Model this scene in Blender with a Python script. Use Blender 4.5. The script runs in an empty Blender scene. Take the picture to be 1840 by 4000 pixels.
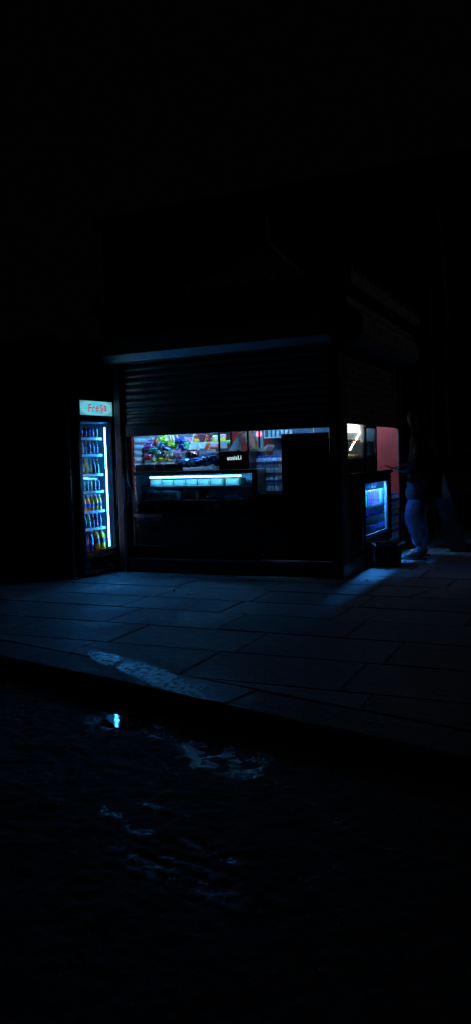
import bpy, bmesh, math, random
import numpy as np
from mathutils import Vector, Matrix, noise
random.seed(7); np.random.seed(7)
scn = bpy.context.scene
COL = scn.collection
R = math.radians

# ---------------------------------------------------------------- camera
CAM = (2.336, -7.668, 1.25)
YAW, PITCH, ROLL, FPX = R(24.72), R(3.83), R(-1.81), 3076.0     # focal length in pixels of a 1840 x 4000 frame
fw = Vector((-math.sin(YAW)*math.cos(PITCH), math.cos(YAW)*math.cos(PITCH), -math.sin(PITCH)))
rt0 = Vector((math.cos(YAW), math.sin(YAW), 0)); up0 = rt0.cross(fw)
rt = rt0*math.cos(ROLL) + up0*math.sin(ROLL); up = -rt0*math.sin(ROLL) + up0*math.cos(ROLL)
cd = bpy.data.cameras.new('camera'); cam = bpy.data.objects.new('camera', cd); COL.objects.link(cam)
cam.matrix_world = Matrix(((rt.x, up.x, -fw.x, CAM[0]), (rt.y, up.y, -fw.y, CAM[1]), (rt.z, up.z, -fw.z, CAM[2]), (0, 0, 0, 1)))
cd.sensor_fit = 'VERTICAL'; cd.sensor_height = 36.0; cd.lens = 36.0*FPX/4000
cd.clip_start = 0.05; cd.clip_end = 2000
scn.camera = cam

def at(x, y, Y):                       # photo pixel -> point on the real vertical plane Y = const
    d = fw + rt*((x-920)/FPX) - up*((y-2000)/FPX)
    t = (Y-CAM[1])/d.y
    return Vector(CAM) + d*t

# ---------------------------------------------------------------- world, far street light, exposure
w = bpy.data.worlds.new('World'); scn.world = w; w.use_nodes = True
nt = w.node_tree; bg = nt.nodes['Background']
sky = nt.nodes.new('ShaderNodeTexSky'); sky.sky_type = 'NISHITA'; sky.sun_disc = False
sky.sun_elevation = R(-9); sky.sun_rotation = R(60)
mixw = nt.nodes.new('ShaderNodeMix'); mixw.data_type = 'RGBA'; mixw.inputs[0].default_value = 0.35
mixw.inputs[6].default_value = (0.009, 0.009, 0.0095, 1)
nt.links.new(sky.outputs[0], mixw.inputs[7]); nt.links.new(mixw.outputs[2], bg.inputs[0])
bg.inputs[1].default_value = 0.08
sl = bpy.data.lights.new('street_light_glow', 'SUN'); sl.energy = 0.030; sl.angle = R(3); sl.color = (1, .93, .85)
so = bpy.data.objects.new('street_light_glow', sl); COL.objects.link(so)
so.rotation_euler = Vector((-.80, -.28, -.45)).to_track_quat('-Z', 'Y').to_euler()
vs = scn.view_settings; vs.view_transform = 'Standard'; vs.look = 'None'; vs.exposure = 0; vs.gamma = 1
try: scn.cycles.max_bounces = 7; scn.cycles.transparent_max_bounces = 16; scn.cycles.sample_clamp_indirect = 6; scn.cycles.caustics_reflective = False; scn.cycles.caustics_refractive = False
except Exception: pass

LED_COL = (.035, .35, 1.0)

# ---------------------------------------------------------------- materials
MATS = {}
def mat(name, col=(.5, .5, .5), rough=.6, metal=0., var=.25, scale=8., bump=0., bscale=40., emit=None, es=0., coat=0., spec=.5):
    if name in MATS: return MATS[name]
    m = bpy.data.materials.new(name); m.use_nodes = True; n = m.node_tree.nodes; L = m.node_tree.links
    b = n['Principled BSDF']; b.inputs['Roughness'].default_value = rough; b.inputs['Metallic'].default_value = metal
    b.inputs['Coat Weight'].default_value = coat; b.inputs['Coat Roughness'].default_value = .06
    b.inputs['Specular IOR Level'].default_value = spec
    tc = n.new('ShaderNodeTexCoord')
    nz = n.new('ShaderNodeTexNoise'); nz.inputs['Scale'].default_value = scale; nz.inputs['Detail'].default_value = 6
    L.new(tc.outputs['Object'], nz.inputs['Vector'])
    cr = n.new('ShaderNodeValToRGB'); cr.color_ramp.elements[0].position = .3; cr.color_ramp.elements[1].position = .7
    cr.color_ramp.elements[0].color = tuple(c*(1-var) for c in col)+(1,); cr.color_ramp.elements[1].color = tuple(min(1, c*(1+var)) for c in col)+(1,)
    L.new(nz.outputs[0], cr.inputs[0]); L.new(cr.outputs[0], b.inputs['Base Color'])
    mr = n.new('ShaderNodeMapRange'); mr.inputs[3].default_value = max(0.02, rough*.8); mr.inputs[4].default_value = min(1, rough*1.25)
    L.new(nz.outputs[0], mr.inputs[0]); L.new(mr.outputs[0], b.inputs['Roughness'])
    if bump:
        bn = n.new('ShaderNodeTexNoise'); bn.inputs['Scale'].default_value = bscale; bn.inputs['Detail'].default_value = 8
        bp = n.new('ShaderNodeBump'); bp.inputs['Strength'].default_value = bump; bp.inputs['Distance'].default_value = .01
        L.new(tc.outputs['Object'], bn.inputs['Vector']); L.new(bn.outputs[0], bp.inputs['Height']); L.new(bp.outputs[0], b.inputs['Normal'])
    if emit: b.inputs['Emission Color'].default_value = (*emit, 1); b.inputs['Emission Strength'].default_value = es
    MATS[name] = m; return m

def emat(name, col, s):
    if name in MATS: return MATS[name]
    m = bpy.data.materials.new(name); m.use_nodes = True; n = m.node_tree.nodes
    n.remove(n['Principled BSDF']); e = n.new('ShaderNodeEmission'); e.inputs[0].default_value = (*col, 1); e.inputs[1].default_value = s
    m.node_tree.links.new(e.outputs[0], n['Material Output'].inputs[0]); MATS[name] = m; return m

def glass(name, tint=(.9, .96, 1), refl=1.0, rough=.02):
    if name in MATS: return MATS[name]
    m = bpy.data.materials.new(name); m.use_nodes = True; n = m.node_tree.nodes; L = m.node_tree.links
    n.remove(n['Principled BSDF'])
    t = n.new('ShaderNodeBsdfTransparent'); t.inputs[0].default_value = (*tint, 1)
    g = n.new('ShaderNodeBsdfGlossy'); g.inputs['Roughness'].default_value = rough
    f = n.new('ShaderNodeFresnel'); ge = n.new('ShaderNodeNewGeometry')
    ir = n.new('ShaderNodeMapRange'); ir.inputs[3].default_value = 1.45; ir.inputs[4].default_value = 1/1.45   # both faces of a pane reflect like the outer one
    L.new(ge.outputs['Backfacing'], ir.inputs[0]); L.new(ir.outputs[0], f.inputs[0])
    mu = n.new('ShaderNodeMath'); mu.operation = 'MULTIPLY'; mu.inputs[1].default_value = refl
    mx = n.new('ShaderNodeMixShader'); L.new(f.outputs[0], mu.inputs[0]); L.new(mu.outputs[0], mx.inputs[0])
    L.new(t.outputs[0], mx.inputs[1]); L.new(g.outputs[0], mx.inputs[2]); L.new(mx.outputs[0], n['Material Output'].inputs[0])
    MATS[name] = m; return m

def clearplastic(name, tint, dens=.5, rough=.12):      # bottle plastic: part see-through, part milky
    if name in MATS: return MATS[name]
    m = bpy.data.materials.new(name); m.use_nodes = True; n = m.node_tree.nodes; L = m.node_tree.links
    b = n['Principled BSDF']; b.inputs['Base Color'].default_value = (*tint, 1); b.inputs['Roughness'].default_value = rough
    b.inputs['Coat Weight'].default_value = .5; b.inputs['Coat Roughness'].default_value = .05
    t = n.new('ShaderNodeBsdfTransparent'); t.inputs[0].default_value = (*tint, 1)
    nz = n.new('ShaderNodeTexNoise'); nz.inputs['Scale'].default_value = 30
    tc = n.new('ShaderNodeTexCoord'); L.new(tc.outputs['Object'], nz.inputs['Vector'])
    mr = n.new('ShaderNodeMapRange'); mr.inputs[3].default_value = dens*.8; mr.inputs[4].default_value = dens*1.2; L.new(nz.outputs[0], mr.inputs[0])
    mx = n.new('ShaderNodeMixShader'); L.new(mr.outputs[0], mx.inputs[0])
    L.new(t.outputs[0], mx.inputs[1]); L.new(b.outputs[0], mx.inputs[2]); L.new(mx.outputs[0], n['Material Output'].inputs[0])
    MATS[name] = m; return m

def translucent(name, col):
    if name in MATS: return MATS[name]
    m = bpy.data.materials.new(name); m.use_nodes = True; n = m.node_tree.nodes; L = m.node_tree.links; n.remove(n['Principled BSDF'])
    t = n.new('ShaderNodeBsdfTranslucent'); tc = n.new('ShaderNodeTexCoord'); nz = n.new('ShaderNodeTexNoise'); nz.inputs['Scale'].default_value = 9; L.new(tc.outputs['Object'], nz.inputs['Vector'])
    cr = n.new('ShaderNodeValToRGB'); cr.color_ramp.elements[0].color = tuple(c*.75 for c in col)+(1,); cr.color_ramp.elements[1].color = (*col, 1); L.new(nz.outputs[0], cr.inputs[0]); L.new(cr.outputs[0], t.inputs[0])
    L.new(t.outputs[0], n['Material Output'].inputs[0]); MATS[name] = m; return m

# ---------------------------------------------------------------- mesh helpers
class B:
    def __init__(s): s.v = []; s.f = []; s.sm = []
    def add(s, vs, fs, smooth=False):
        o = len(s.v); s.v += [tuple(v) for v in vs]; s.f += [tuple(i+o for i in f) for f in fs]; s.sm += [smooth]*len(fs); return s
    def box(s, x0, x1, y0, y1, z0, z1):
        return s.add([(x0,y0,z0),(x1,y0,z0),(x1,y1,z0),(x0,y1,z0),(x0,y0,z1),(x1,y0,z1),(x1,y1,z1),(x0,y1,z1)],
                     [(0,3,2,1),(4,5,6,7),(0,1,5,4),(1,2,6,5),(2,3,7,6),(3,0,4,7)])
    def rbox(s, c, size, eul):
        M = Matrix.Translation(c) @ __import__('mathutils').Euler(eul).to_matrix().to_4x4()
        a, b, h = (k/2 for k in size)
        vs = [M @ Vector(p) for p in [(-a,-b,-h),(a,-b,-h),(a,b,-h),(-a,b,-h),(-a,-b,h),(a,-b,h),(a,b,h),(-a,b,h)]]
        return s.add(vs, [(0,3,2,1),(4,5,6,7),(0,1,5,4),(1,2,6,5),(2,3,7,6),(3,0,4,7)])
    def prism(s, poly, axis, a, b):           # poly in the two other axes, extruded along axis
        def P(u, w, t): return {'x': (t, u, w), 'y': (u, t, w), 'z': (u, w, t)}[axis]
        n = len(poly); vs = [P(u, w, a) for u, w in poly]+[P(u, w, b) for u, w in poly]
        return s.add(vs, [tuple(range(n))[::-1], tuple(range(n, 2*n))]+[(i, (i+1) % n, n+(i+1) % n, n+i) for i in range(n)])
    def tube(s, pts, r, seg=8, cap=True):
        pts = [Vector(p) for p in pts]; rs = r if isinstance(r, (list, tuple)) else [r]*len(pts); vs = []; fs = []
        for i, p in enumerate(pts):
            d = (pts[min(i+1, len(pts)-1)]-pts[max(i-1, 0)]).normalized()
            u = d.orthogonal().normalized() if i == 0 else (u-d*u.dot(d)).normalized()
            v = d.cross(u)
            for k in range(seg):
                a = 2*math.pi*k/seg; vs.append(p+(u*math.cos(a)+v*math.sin(a))*rs[i])
        for i in range(len(pts)-1):
            for k in range(seg): fs.append((i*seg+k, i*seg+(k+1) % seg, (i+1)*seg+(k+1) % seg, (i+1)*seg+k))
        s.add(vs, fs, True)
        if cap: s.add(vs[:seg], [tuple(range(seg))[::-1]]); s.add(vs[-seg:], [tuple(range(seg))])
        return s
    def lathe(s, prof, c=(0, 0, 0), seg=14):
        vs = []; fs = []
        for r, z in prof:
            for k in range(seg):
                a = 2*math.pi*k/seg; vs.append((c[0]+r*math.cos(a), c[1]+r*math.sin(a), c[2]+z))
        for i in range(len(prof)-1):
            for k in range(seg): fs.append((i*seg+k, i*seg+(k+1) % seg, (i+1)*seg+(k+1) % seg, (i+1)*seg+k))
        s.add(vs, fs, True); s.add(vs[:seg], [tuple(range(seg))[::-1]]); s.add(vs[-seg:], [tuple(range(seg))]); return s
    def grid(s, fn, nu, nv, smooth=True):
        vs = [fn(i/nu, j/nv) for j in range(nv+1) for i in range(nu+1)]
        fs = [(j*(nu+1)+i, j*(nu+1)+i+1, (j+1)*(nu+1)+i+1, (j+1)*(nu+1)+i) for j in range(nv) for i in range(nu)]
        return s.add(vs, fs, smooth)
    def build(s, name, m, parent=None, off=None, bevel=0., kind=None, label=None):
        me = bpy.data.meshes.new(name); o_ = Vector(off) if off else Vector((0, 0, 0))
        me.from_pydata([tuple(Vector(v)-o_) for v in s.v], [], s.f); me.polygons.foreach_set('use_smooth', s.sm)
        bm = bmesh.new(); bm.from_mesh(me)
        bmesh.ops.recalc_face_normals(bm, faces=bm.faces); bm.to_mesh(me); bm.free()
        me.materials.append(m); ob = bpy.data.objects.new(name, me); COL.objects.link(ob)
        if parent: ob.parent = parent
        if bevel:
            b = ob.modifiers.new('bevel', 'BEVEL'); b.width = bevel; b.segments = 2; b.limit_method = 'ANGLE'
        if kind: ob['kind'] = kind
        if label: ob['label'] = label
        return ob

def thing(name, label, cat, loc=(0, 0, 0), rz=0., group=None):
    o = bpy.data.objects.new(name, None); COL.objects.link(o); o.location = loc; o.rotation_euler = (0, 0, rz); o.empty_display_size = .05
    o['label'] = label; o['category'] = cat
    if group: o['group'] = group
    return o
def tag(o, label, cat, group=None):
    o['label'] = label; o['category'] = cat
    if group: o['group'] = group
    return o
def dup(root, loc, label, rz=None, group=None, rot=None):
    r = root.copy(); COL.objects.link(r); r.location = loc; r['label'] = label
    if rz is not None: r.rotation_euler = (0, 0, rz)
    if rot is not None: r.rotation_euler = rot
    if group: r['group'] = group
    for ch in list(root.children):
        c = ch.copy(); COL.objects.link(c); c.parent = r
        for g in list(ch.children):
            d = g.copy(); COL.objects.link(d); d.parent = c
    return r
def text(name, body, size, m, parent, mtx, thick=.001, sx=1., shear=0.):
    cu = bpy.data.curves.new(name, 'FONT'); cu.body = body; cu.size = size; cu.extrude = thick; cu.align_x = 'CENTER'; cu.align_y = 'CENTER'; cu.shear = shear; cu.offset = size*.014; cu.space_character = 1.08
    tmp = bpy.data.objects.new(name, cu); COL.objects.link(tmp)
    me = bpy.data.meshes.new_from_object(tmp.evaluated_get(bpy.context.evaluated_depsgraph_get()))
    bpy.data.objects.remove(tmp); me.transform(Matrix.Diagonal((sx, 1, 1, 1))); me.transform(mtx)
    me.materials.clear(); me.materials.append(m)
    ob = bpy.data.objects.new(name, me); COL.objects.link(ob)
    if parent: ob.parent = parent
    return ob

# common materials
M_black = mat('black_paint', (.012, .012, .013), .38, var=.3)
M_dark = mat('dark_grey_paint', (.035, .036, .04), .45, var=.3, bump=.1)
M_shut = mat('grey_shutter_aluminium', (.22, .23, .245), .34, metal=.55, var=.3, scale=5, bump=.12, bscale=18)
M_alu = mat('aluminium', (.30, .31, .33), .34, metal=.8, var=.15, bump=.05)
M_post = mat('painted_steel_post', (.10, .11, .125), .38, metal=.3, var=.25, bump=.06)
M_cream = mat('roof_paint', (.165, .16, .155), .6, var=.3, scale=4, bump=.1)
M_red = mat('red_panel', (.55, .026, .020), .42, var=.25, scale=2.2, bump=.05)
M_white = mat('white_plastic', (.75, .77, .78), .4, var=.06)
M_glass = glass('window_glass')
M_chrome = mat('steel', (.5, .5, .5), .2, metal=1., var=.1)

# ---------------------------------------------------------------- ground, pavement, kerb, road, water
ROADZ = -.09
def kf(x): return -3.98-.245*x        # front edge of the kerb
def ki(x): return -3.655-.245*x       # inner edge
# base earth sheet to the horizon
g = B(); g.add([(-400, -400, -.42), (400, -400, -.42), (400, 900, -.42), (-400, 900, -.42)], [(0, 1, 2, 3)])
g.build('ground', mat('earth', (.05, .048, .045), .9), kind='structure')

def pave_mat():
    m = bpy.data.materials.new('paving_stone'); m.use_nodes = True; n = m.node_tree.nodes; L = m.node_tree.links; b = n['Principled BSDF']
    tc = n.new('ShaderNodeTexCoord')
    def nz(s, d=6):
        k = n.new('ShaderNodeTexNoise'); k.inputs['Scale'].default_value = s; k.inputs['Detail'].default_value = d; L.new(tc.outputs['Object'], k.inputs['Vector']); return k
    n1, n2, n3 = nz(1.3), nz(14, 8), nz(90, 4)
    cr = n.new('ShaderNodeValToRGB'); e = cr.color_ramp.elements; e[0].position = .3; e[0].color = (.070, .084, .098, 1); e[1].position = .72; e[1].color = (.215, .25, .285, 1)
    mx = n.new('ShaderNodeMix'); mx.inputs[0].default_value = .5; L.new(n1.outputs[0], mx.inputs[2]); L.new(n2.outputs[0], mx.inputs[3])
    L.new(mx.outputs[0], cr.inputs[0]); L.new(cr.outputs[0], b.inputs['Base Color'])
    at_ = n.new('ShaderNodeAttribute'); at_.attribute_name = 'tone'
    mm = n.new('ShaderNodeMix'); mm.data_type = 'RGBA'; mm.blend_type = 'MULTIPLY'; mm.inputs[0].default_value = 1
    L.new(cr.outputs[0], mm.inputs[6]); L.new(at_.outputs['Color'], mm.inputs[7]); L.new(mm.outputs[2], b.inputs['Base Color'])
    mr = n.new('ShaderNodeMapRange'); mr.inputs[1].default_value = .35; mr.inputs[2].default_value = .65; mr.inputs[3].default_value = .55; mr.inputs[4].default_value = .85
    L.new(n1.outputs[0], mr.inputs[0]); L.new(mr.outputs[0], b.inputs['Roughness'])
    ad = n.new('ShaderNodeMath'); ad.operation = 'MULTIPLY_ADD'; ad.inputs[1].default_value = .6; L.new(n3.outputs[0], ad.inputs[0]); L.new(n2.outputs[0], ad.inputs[2])
    bp = n.new('ShaderNodeBump'); bp.inputs['Strength'].default_value = .55; bp.inputs['Distance'].default_value = .012
    L.new(ad.outputs[0], bp.inputs['Height']); L.new(bp.outputs[0], b.inputs['Normal']); return m
M_pave = pave_mat()

def clip(poly, f):                     # keep the side where f(p) >= 0
    out = []
    for i in range(len(poly)):
        a, b = poly[i], poly[(i+1) % len(poly)]; fa, fb = f(a), f(b)
        if fa >= 0: out.append(a)
        if (fa >= 0) != (fb >= 0): t = fa/(fa-fb); out.append((a[0]+(b[0]-a[0])*t, a[1]+(b[1]-a[1])*t))
    return out
def inset(poly, d):
    n = len(poly); ar = sum(poly[i][0]*poly[(i+1) % n][1]-poly[(i+1) % n][0]*poly[i][1] for i in range(n))
    if ar < 0: poly = poly[::-1]
    L = []
    for i in range(n):
        a, b = poly[i], poly[(i+1) % n]; l = math.hypot(b[0]-a[0], b[1]-a[1])
        if l < 1e-6: continue
        nx, ny = -(b[1]-a[1])/l, (b[0]-a[0])/l; L.append((a, nx, ny))
    for a, nx, ny in L: poly = clip(poly, lambda p: (p[0]-a[0])*nx+(p[1]-a[1])*ny-d)
    return poly
pv = B(); tones = []
def slab(poly, dz=0., tilt=None):
    poly = inset(poly, .002+random.random()*.0025)
    if len(poly) < 3: return
    cx = sum(p[0] for p in poly)/len(poly); cy = sum(p[1] for p in poly)/len(poly)
    tx, ty = tilt or (random.gauss(0, .0022), random.gauss(0, .0022)); t = random.uniform(.8, 1.15)
    Z = lambda p: dz+tx*(p[0]-cx)+ty*(p[1]-cy)
    inn = inset(poly, .007)
    if len(inn) != len(poly):
        inn = [(cx+(p[0]-cx)*.97, cy+(p[1]-cy)*.97) for p in poly]
    n = len(poly); o = [(p[0], p[1], Z(p)-.012) for p in poly]; i_ = [(p[0], p[1], Z(p)) for p in inn]; b_ = [(p[0], p[1], -.06) for p in poly]
    pv.add(b_+o+i_, [(k, (k+1) % n, n+(k+1) % n, n+k) for k in range(n)]+[(n+k, n+(k+1) % n, 2*n+(k+1) % n, 2*n+k) for k in range(n)]+[tuple(range(2*n, 3*n))])
    tones.extend([t]*(3*n))
rows = [-6.1, -5.5, -4.9, -4.3, -3.7, -3.1, -2.51, -1.92, -1.4, -.85, -.3, .25, .8, 1.35, 1.9, 2.45, 3.0, 3.55, 4.1, 4.65, 5.2]
phase = {-3.1: -1.37, -2.51: -1.13, -1.92: -1.83, -1.4: -2.02, -.85: -2.3, -3.7: -.62}
for r0, r1 in zip(rows[:-1], rows[1:]):
    x = phase.get(r0, random.random())-12.0
    while x < 13:
        L_ = random.choice([.86, .98, .98, 1.0, 1.08]) if abs(x+1) > 2.2 else .98
        poly = [(x, r0+random.gauss(0, .004)), (x+L_, r0+random.gauss(0, .004)), (x+L_, r1), (x, r1)]
        f = lambda p: p[1]-ki(p[0])
        poly2 = clip(poly, f)
        if len(poly2) >= 3:
            if random.random() < .16 and len(poly2) == 4:       # a cracked slab
                k = random.uniform(.3, .7); s_ = random.uniform(-.6, .6)
                fl = lambda p: (p[0]-(x+L_*k))+s_*(p[1]-(r0+r1)/2)
                tl = (random.gauss(0, .005), random.gauss(0, .005))
                slab(clip(poly2, fl), random.gauss(0, .002), tl); slab(clip(poly2, lambda p: -fl(p)), random.gauss(0, .002))
            else: slab(poly2, random.gauss(0, .0018))
        x += L_
po = pv.build('pavement', M_pave, kind='structure')
ca = po.data.color_attributes.new('tone', 'FLOAT_COLOR', 'POINT')
ca.data.foreach_set('color', np.repeat(np.array(tones)[:, None], 4, 1).astype('f').ravel())
j = B(); j.add([(-12, ki(-12), -.018), (13, ki(13), -.018), (13, 5.2, -.018), (-12, 5.2, -.018)], [(0, 1, 2, 3)])
j.build('pavement_joint_sand', mat('joint_sand', (.055, .053, .05), .95, bump=.5), kind='structure')

# kerb: real stones with joints and rounded edges
kd = Vector((1, -.245, 0)).normalized(); kn = Vector((-kd.y, kd.x, 0))      # along, and towards the pavement
kb = B(); x = -9.0
kmat = pave_mat(); kmat.name = 'kerb_stone'
while x < 9:
    L_ = .565 if x < 6 else .6
    a = Vector((0, kf(0), 0))+kd*(x+.005); b = Vector((0, kf(0), 0))+kd*(x+L_-.005)
    dz = random.gauss(0, .0015); W = .31
    prof = [(0, -.2), (0, -.03), (.012, -.009), (.03, 0), (W-.008, 0), (W, -.008), (W, -.2)]
    vs = [a+kn*u+Vector((0, 0, z_+dz)) for u, z_ in prof]+[b+kn*u+Vector((0, 0, z_+dz)) for u, z_ in prof]; n = len(prof)
    kb.add(vs, [tuple(range(n))[::-1], tuple(range(n, 2*n))]+[(i, (i+1) % n, n+(i+1) % n, n+i) for i in range(n)]); x += L_
ko = kb.build('kerb', kmat, kind='structure')
ca = ko.data.color_attributes.new('tone', 'FLOAT_COLOR', 'POINT')
ca.data.foreach_set('color', np.full((len(kb.v), 4), .6, 'f').ravel())

def gp(x, y, z):                     # photo pixel -> point on a level plane
    d = fw+rt*((x-920)/FPX)-up*((y-2000)/FPX); t = (z-CAM[2])/d.z; p = Vector(CAM)+d*t; return (p.x, p.y)
# road: rough, rutted, wet asphalt and mud (numpy relief)
def vnoise(X, Y, s, seed):
    rs = np.random.RandomState(seed); T = rs.rand(256, 256)
    x_ = X*s+100; y_ = Y*s+100; xi = np.floor(x_).astype(int); yi = np.floor(y_).astype(int); fx = x_-xi; fy = y_-yi
    fx = fx*fx*(3-2*fx); fy = fy*fy*(3-2*fy)
    g_ = lambda a, b: T[a % 256, b % 256]
    return (g_(xi, yi)*(1-fx)+g_(xi+1, yi)*fx)*(1-fy)+(g_(xi, yi+1)*(1-fx)+g_(xi+1, yi+1)*fx)*fy
def ell(X, Y, cx, cy, rx, ry, ang, k=2.):
    c, s = math.cos(ang), math.sin(ang); u = ((X-cx)*c+(Y-cy)*s)/rx; v = (-(X-cx)*s+(Y-cy)*c)/ry
    return np.exp(-(np.sqrt(u*u+v*v))**(2*k)*.7)
KA = math.atan(-.245)
def E(X, Y, px_, py_, rx, ry, ang, k=1.5):
    c = gp(px_, py_, ROADZ); return ell(X, Y, c[0], c[1], rx, ry, ang, k)
def road_h(X, Y):
    h = .022*(vnoise(X, Y, .9, 1)-.5)+.010*(vnoise(X, Y, 3.3, 2)-.5)+.007*(vnoise(X, Y, 9, 3)-.5)+.007*(vnoise(X, Y, 24, 4)-.5)+.005*(vnoise(X, Y, 60, 5)-.5)
    acr = -X*math.sin(KA)+Y*math.cos(KA)
    rut = E(X, Y, 660, 3400, .34, .15, -.2)
    h = h+rut*.0022*np.sin(acr*105+3*vnoise(X, Y, 4, 9))*(.3+vnoise(X, Y, 9, 19))-.004*rut
    pm_ = np.clip(E(X, Y, 482, 2812, .135, .085, KA, 2.2)*1.5, 0, 1); h = h*(1-.8*pm_)-.024*pm_
    pm_ = np.clip(E(X, Y, 640, 2862, .22, .03, KA-.1, 1.5), 0, 1); h = h*(1-.5*pm_)-.014*pm_
    pm_ = np.clip(E(X, Y, 880, 2960, .20, .12, KA-.2, 1.5), 0, 1); h = h*(1-.5*pm_)-.010*pm_
    return h+ROADZ
def road_wet(X, Y):
    n_ = vnoise(X, Y, 14, 21)*.6+vnoise(X, Y, 40, 22)*.4
    a = E(X, Y, 490, 2818, .20, .12, KA)*1.7+E(X, Y, 690, 2880, .24, .05, KA-.1)*1.0+E(X, Y, 885, 2960, .22, .15, KA-.25)*1.2+E(X, Y, 680, 3400, .32, .10, -.35)*.45+E(X, Y, 560, 3250, .10, .025, -.35)*.8+E(X, Y, 1010, 3040, .16, .03, -.35)*.8+E(X, Y, 830, 3330, .14, .02, -.3)*.8
    a = a+E(X, Y, 1320, 3000, .16, .05, KA)*1.0+E(X, Y, 1370, 3235, .20, .03, KA-.35)*1.1+E(X, Y, 430, 3170, .07, .03, KA)*.9+E(X, Y, 640, 3170, .15, .03, KA)*.7
    n_ = n_*.7+.3*vnoise(X, Y, 90, 23); return np.clip(a*1.2, 0, 1)*np.clip((n_-.44)*7, 0, 1)
nx, ny = 620, 430
tx = np.linspace(0, 1, nx); ty = np.linspace(0, 1, ny)
xs = -9+18.5*tx; xs = np.sort(np.concatenate([np.linspace(-9, -1.6, 90), np.linspace(-1.59, 2.6, 440), np.linspace(2.62, 9.5, 90)]))
ys = np.concatenate([np.linspace(-14, -6.6, 60), np.linspace(-6.58, -3.2, 330), np.linspace(-3.18, -1.4, 40)])
X, Y = np.meshgrid(xs, ys); Zr = road_h(X, Y); Wt = road_wet(X, Y)
near = np.clip((kf(X)-Y)/.12, 0, 1); Zr = Zr-.012*(1-near)
verts = np.stack([X, Y, Zr], -1).reshape(-1, 3); NX, NY = len(xs), len(ys)
ii, jj = np.meshgrid(np.arange(NX-1), np.arange(NY-1)); cen = ((X[:-1, :-1]+X[1:, 1:])/2, (Y[:-1, :-1]+Y[1:, 1:])/2)
keep = (cen[1] < kf(cen[0])+.05)
q = (jj*NX+ii)[keep]; faces = np.stack([q, q+1, q+NX+1, q+NX], -1)
me = bpy.data.meshes.new('road'); me.from_pydata(verts.tolist(), [], faces.tolist()); me.polygons.foreach_set('use_smooth', [True]*len(me.polygons))
ca = me.color_attributes.new('wet', 'FLOAT_COLOR', 'POINT'); ca.data.foreach_set('color', np.repeat(Wt.reshape(-1, 1), 4, 1).astype('f').ravel())
road = bpy.data.objects.new('road', me); COL.objects.link(road); road['kind'] = 'structure'
m = bpy.data.materials.new('wet_asphalt'); m.use_nodes = True; n = m.node_tree.nodes; L = m.node_tree.links; b = n['Principled BSDF']
tc = n.new('ShaderNodeTexCoord'); a_ = n.new('ShaderNodeAttribute'); a_.attribute_name = 'wet'
n2 = n.new('ShaderNodeTexNoise'); n2.inputs['Scale'].default_value = 110; n2.inputs['Detail'].default_value = 6; L.new(tc.outputs['Object'], n2.inputs['Vector'])
n1 = n.new('ShaderNodeTexNoise'); n1.inputs['Scale'].default_value = 6; n1.inputs['Detail'].default_value = 8; L.new(tc.outputs['Object'], n1.inputs['Vector'])
cr = n.new('ShaderNodeValToRGB'); cr.color_ramp.elements[0].color = (.010, .0095, .009, 1); cr.color_ramp.elements[1].color = (.034, .031, .028, 1); L.new(n1.outputs[0], cr.inputs[0]); L.new(cr.outputs[0], b.inputs['Base Color'])
mr = n.new('ShaderNodeMapRange'); mr.inputs[1].default_value = .15; mr.inputs[2].default_value = .7; mr.inputs[3].default_value = .80; mr.inputs[4].default_value = .27; L.new(a_.outputs['Fac'], mr.inputs[0]); L.new(mr.outputs[0], b.inputs['Roughness'])
bp = n.new('ShaderNodeBump'); bp.inputs['Strength'].default_value = .8; bp.inputs['Distance'].default_value = .006; L.new(n2.outputs[0], bp.inputs['Height']); L.new(bp.outputs[0], b.inputs['Normal'])
me.materials.append(m)
# far road beyond the grid, a little lower
fr = B(); fr.add([(-60, -60, ROADZ-.09), (60, -60, ROADZ-.09), (60, kf(60), ROADZ-.09), (-60, kf(-60), ROADZ-.09)], [(0, 1, 2, 3)])
fr.build('road_beyond', m, kind='structure')

def water(name, pts, z, m, jag=.018):
    c = Vector((sum(p[0] for p in pts)/len(pts), sum(p[1] for p in pts)/len(pts), 0)); out = []
    n_ = len(pts)
    for i in range(n_):
        a, b2 = Vector((*pts[i], 0)), Vector((*pts[(i+1) % n_], 0)); k = max(2, int((b2-a).length/.02))
        for t in range(k):
            p = a.lerp(b2, t/k); d = (p-c); nn = noise.noise(p*22)*jag+noise.noise(p*60)*jag*.4; out.append(p+d.normalized()*nn)
    ar = sum(out[i].x*out[(i+1) % len(out)].y-out[(i+1) % len(out)].x*out[i].y for i in range(len(out)))
    if ar < 0: out = out[::-1]
    me_ = bpy.data.meshes.new(name); me_.from_pydata([(p.x, p.y, z) for p in out], [], [tuple(range(len(out)))]); me_.materials.append(m)
    ob = bpy.data.objects.new(name, me_); COL.objects.link(ob); ob['kind'] = 'structure'; return ob
def watermat(name, rough, bump, bs, col=(.01, .011, .012), dist=.004):
    m = bpy.data.materials.new(name); m.use_nodes = True; n = m.node_tree.nodes; L = m.node_tree.links; b = n['Principled BSDF']
    b.inputs['Base Color'].default_value = (*col, 1); b.inputs['Roughness'].default_value = rough; b.inputs['IOR'].default_value = 1.36
    tc = n.new('ShaderNodeTexCoord'); nz = n.new('ShaderNodeTexNoise'); nz.inputs['Scale'].default_value = bs; nz.inputs['Detail'].default_value = 5
    L.new(tc.outputs['Object'], nz.inputs['Vector']); bp = n.new('ShaderNodeBump'); bp.inputs['Strength'].default_value = bump; bp.inputs['Distance'].default_value = dist
    L.new(nz.outputs[0], bp.inputs['Height']); L.new(bp.outputs[0], b.inputs['Normal']); return m
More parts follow.
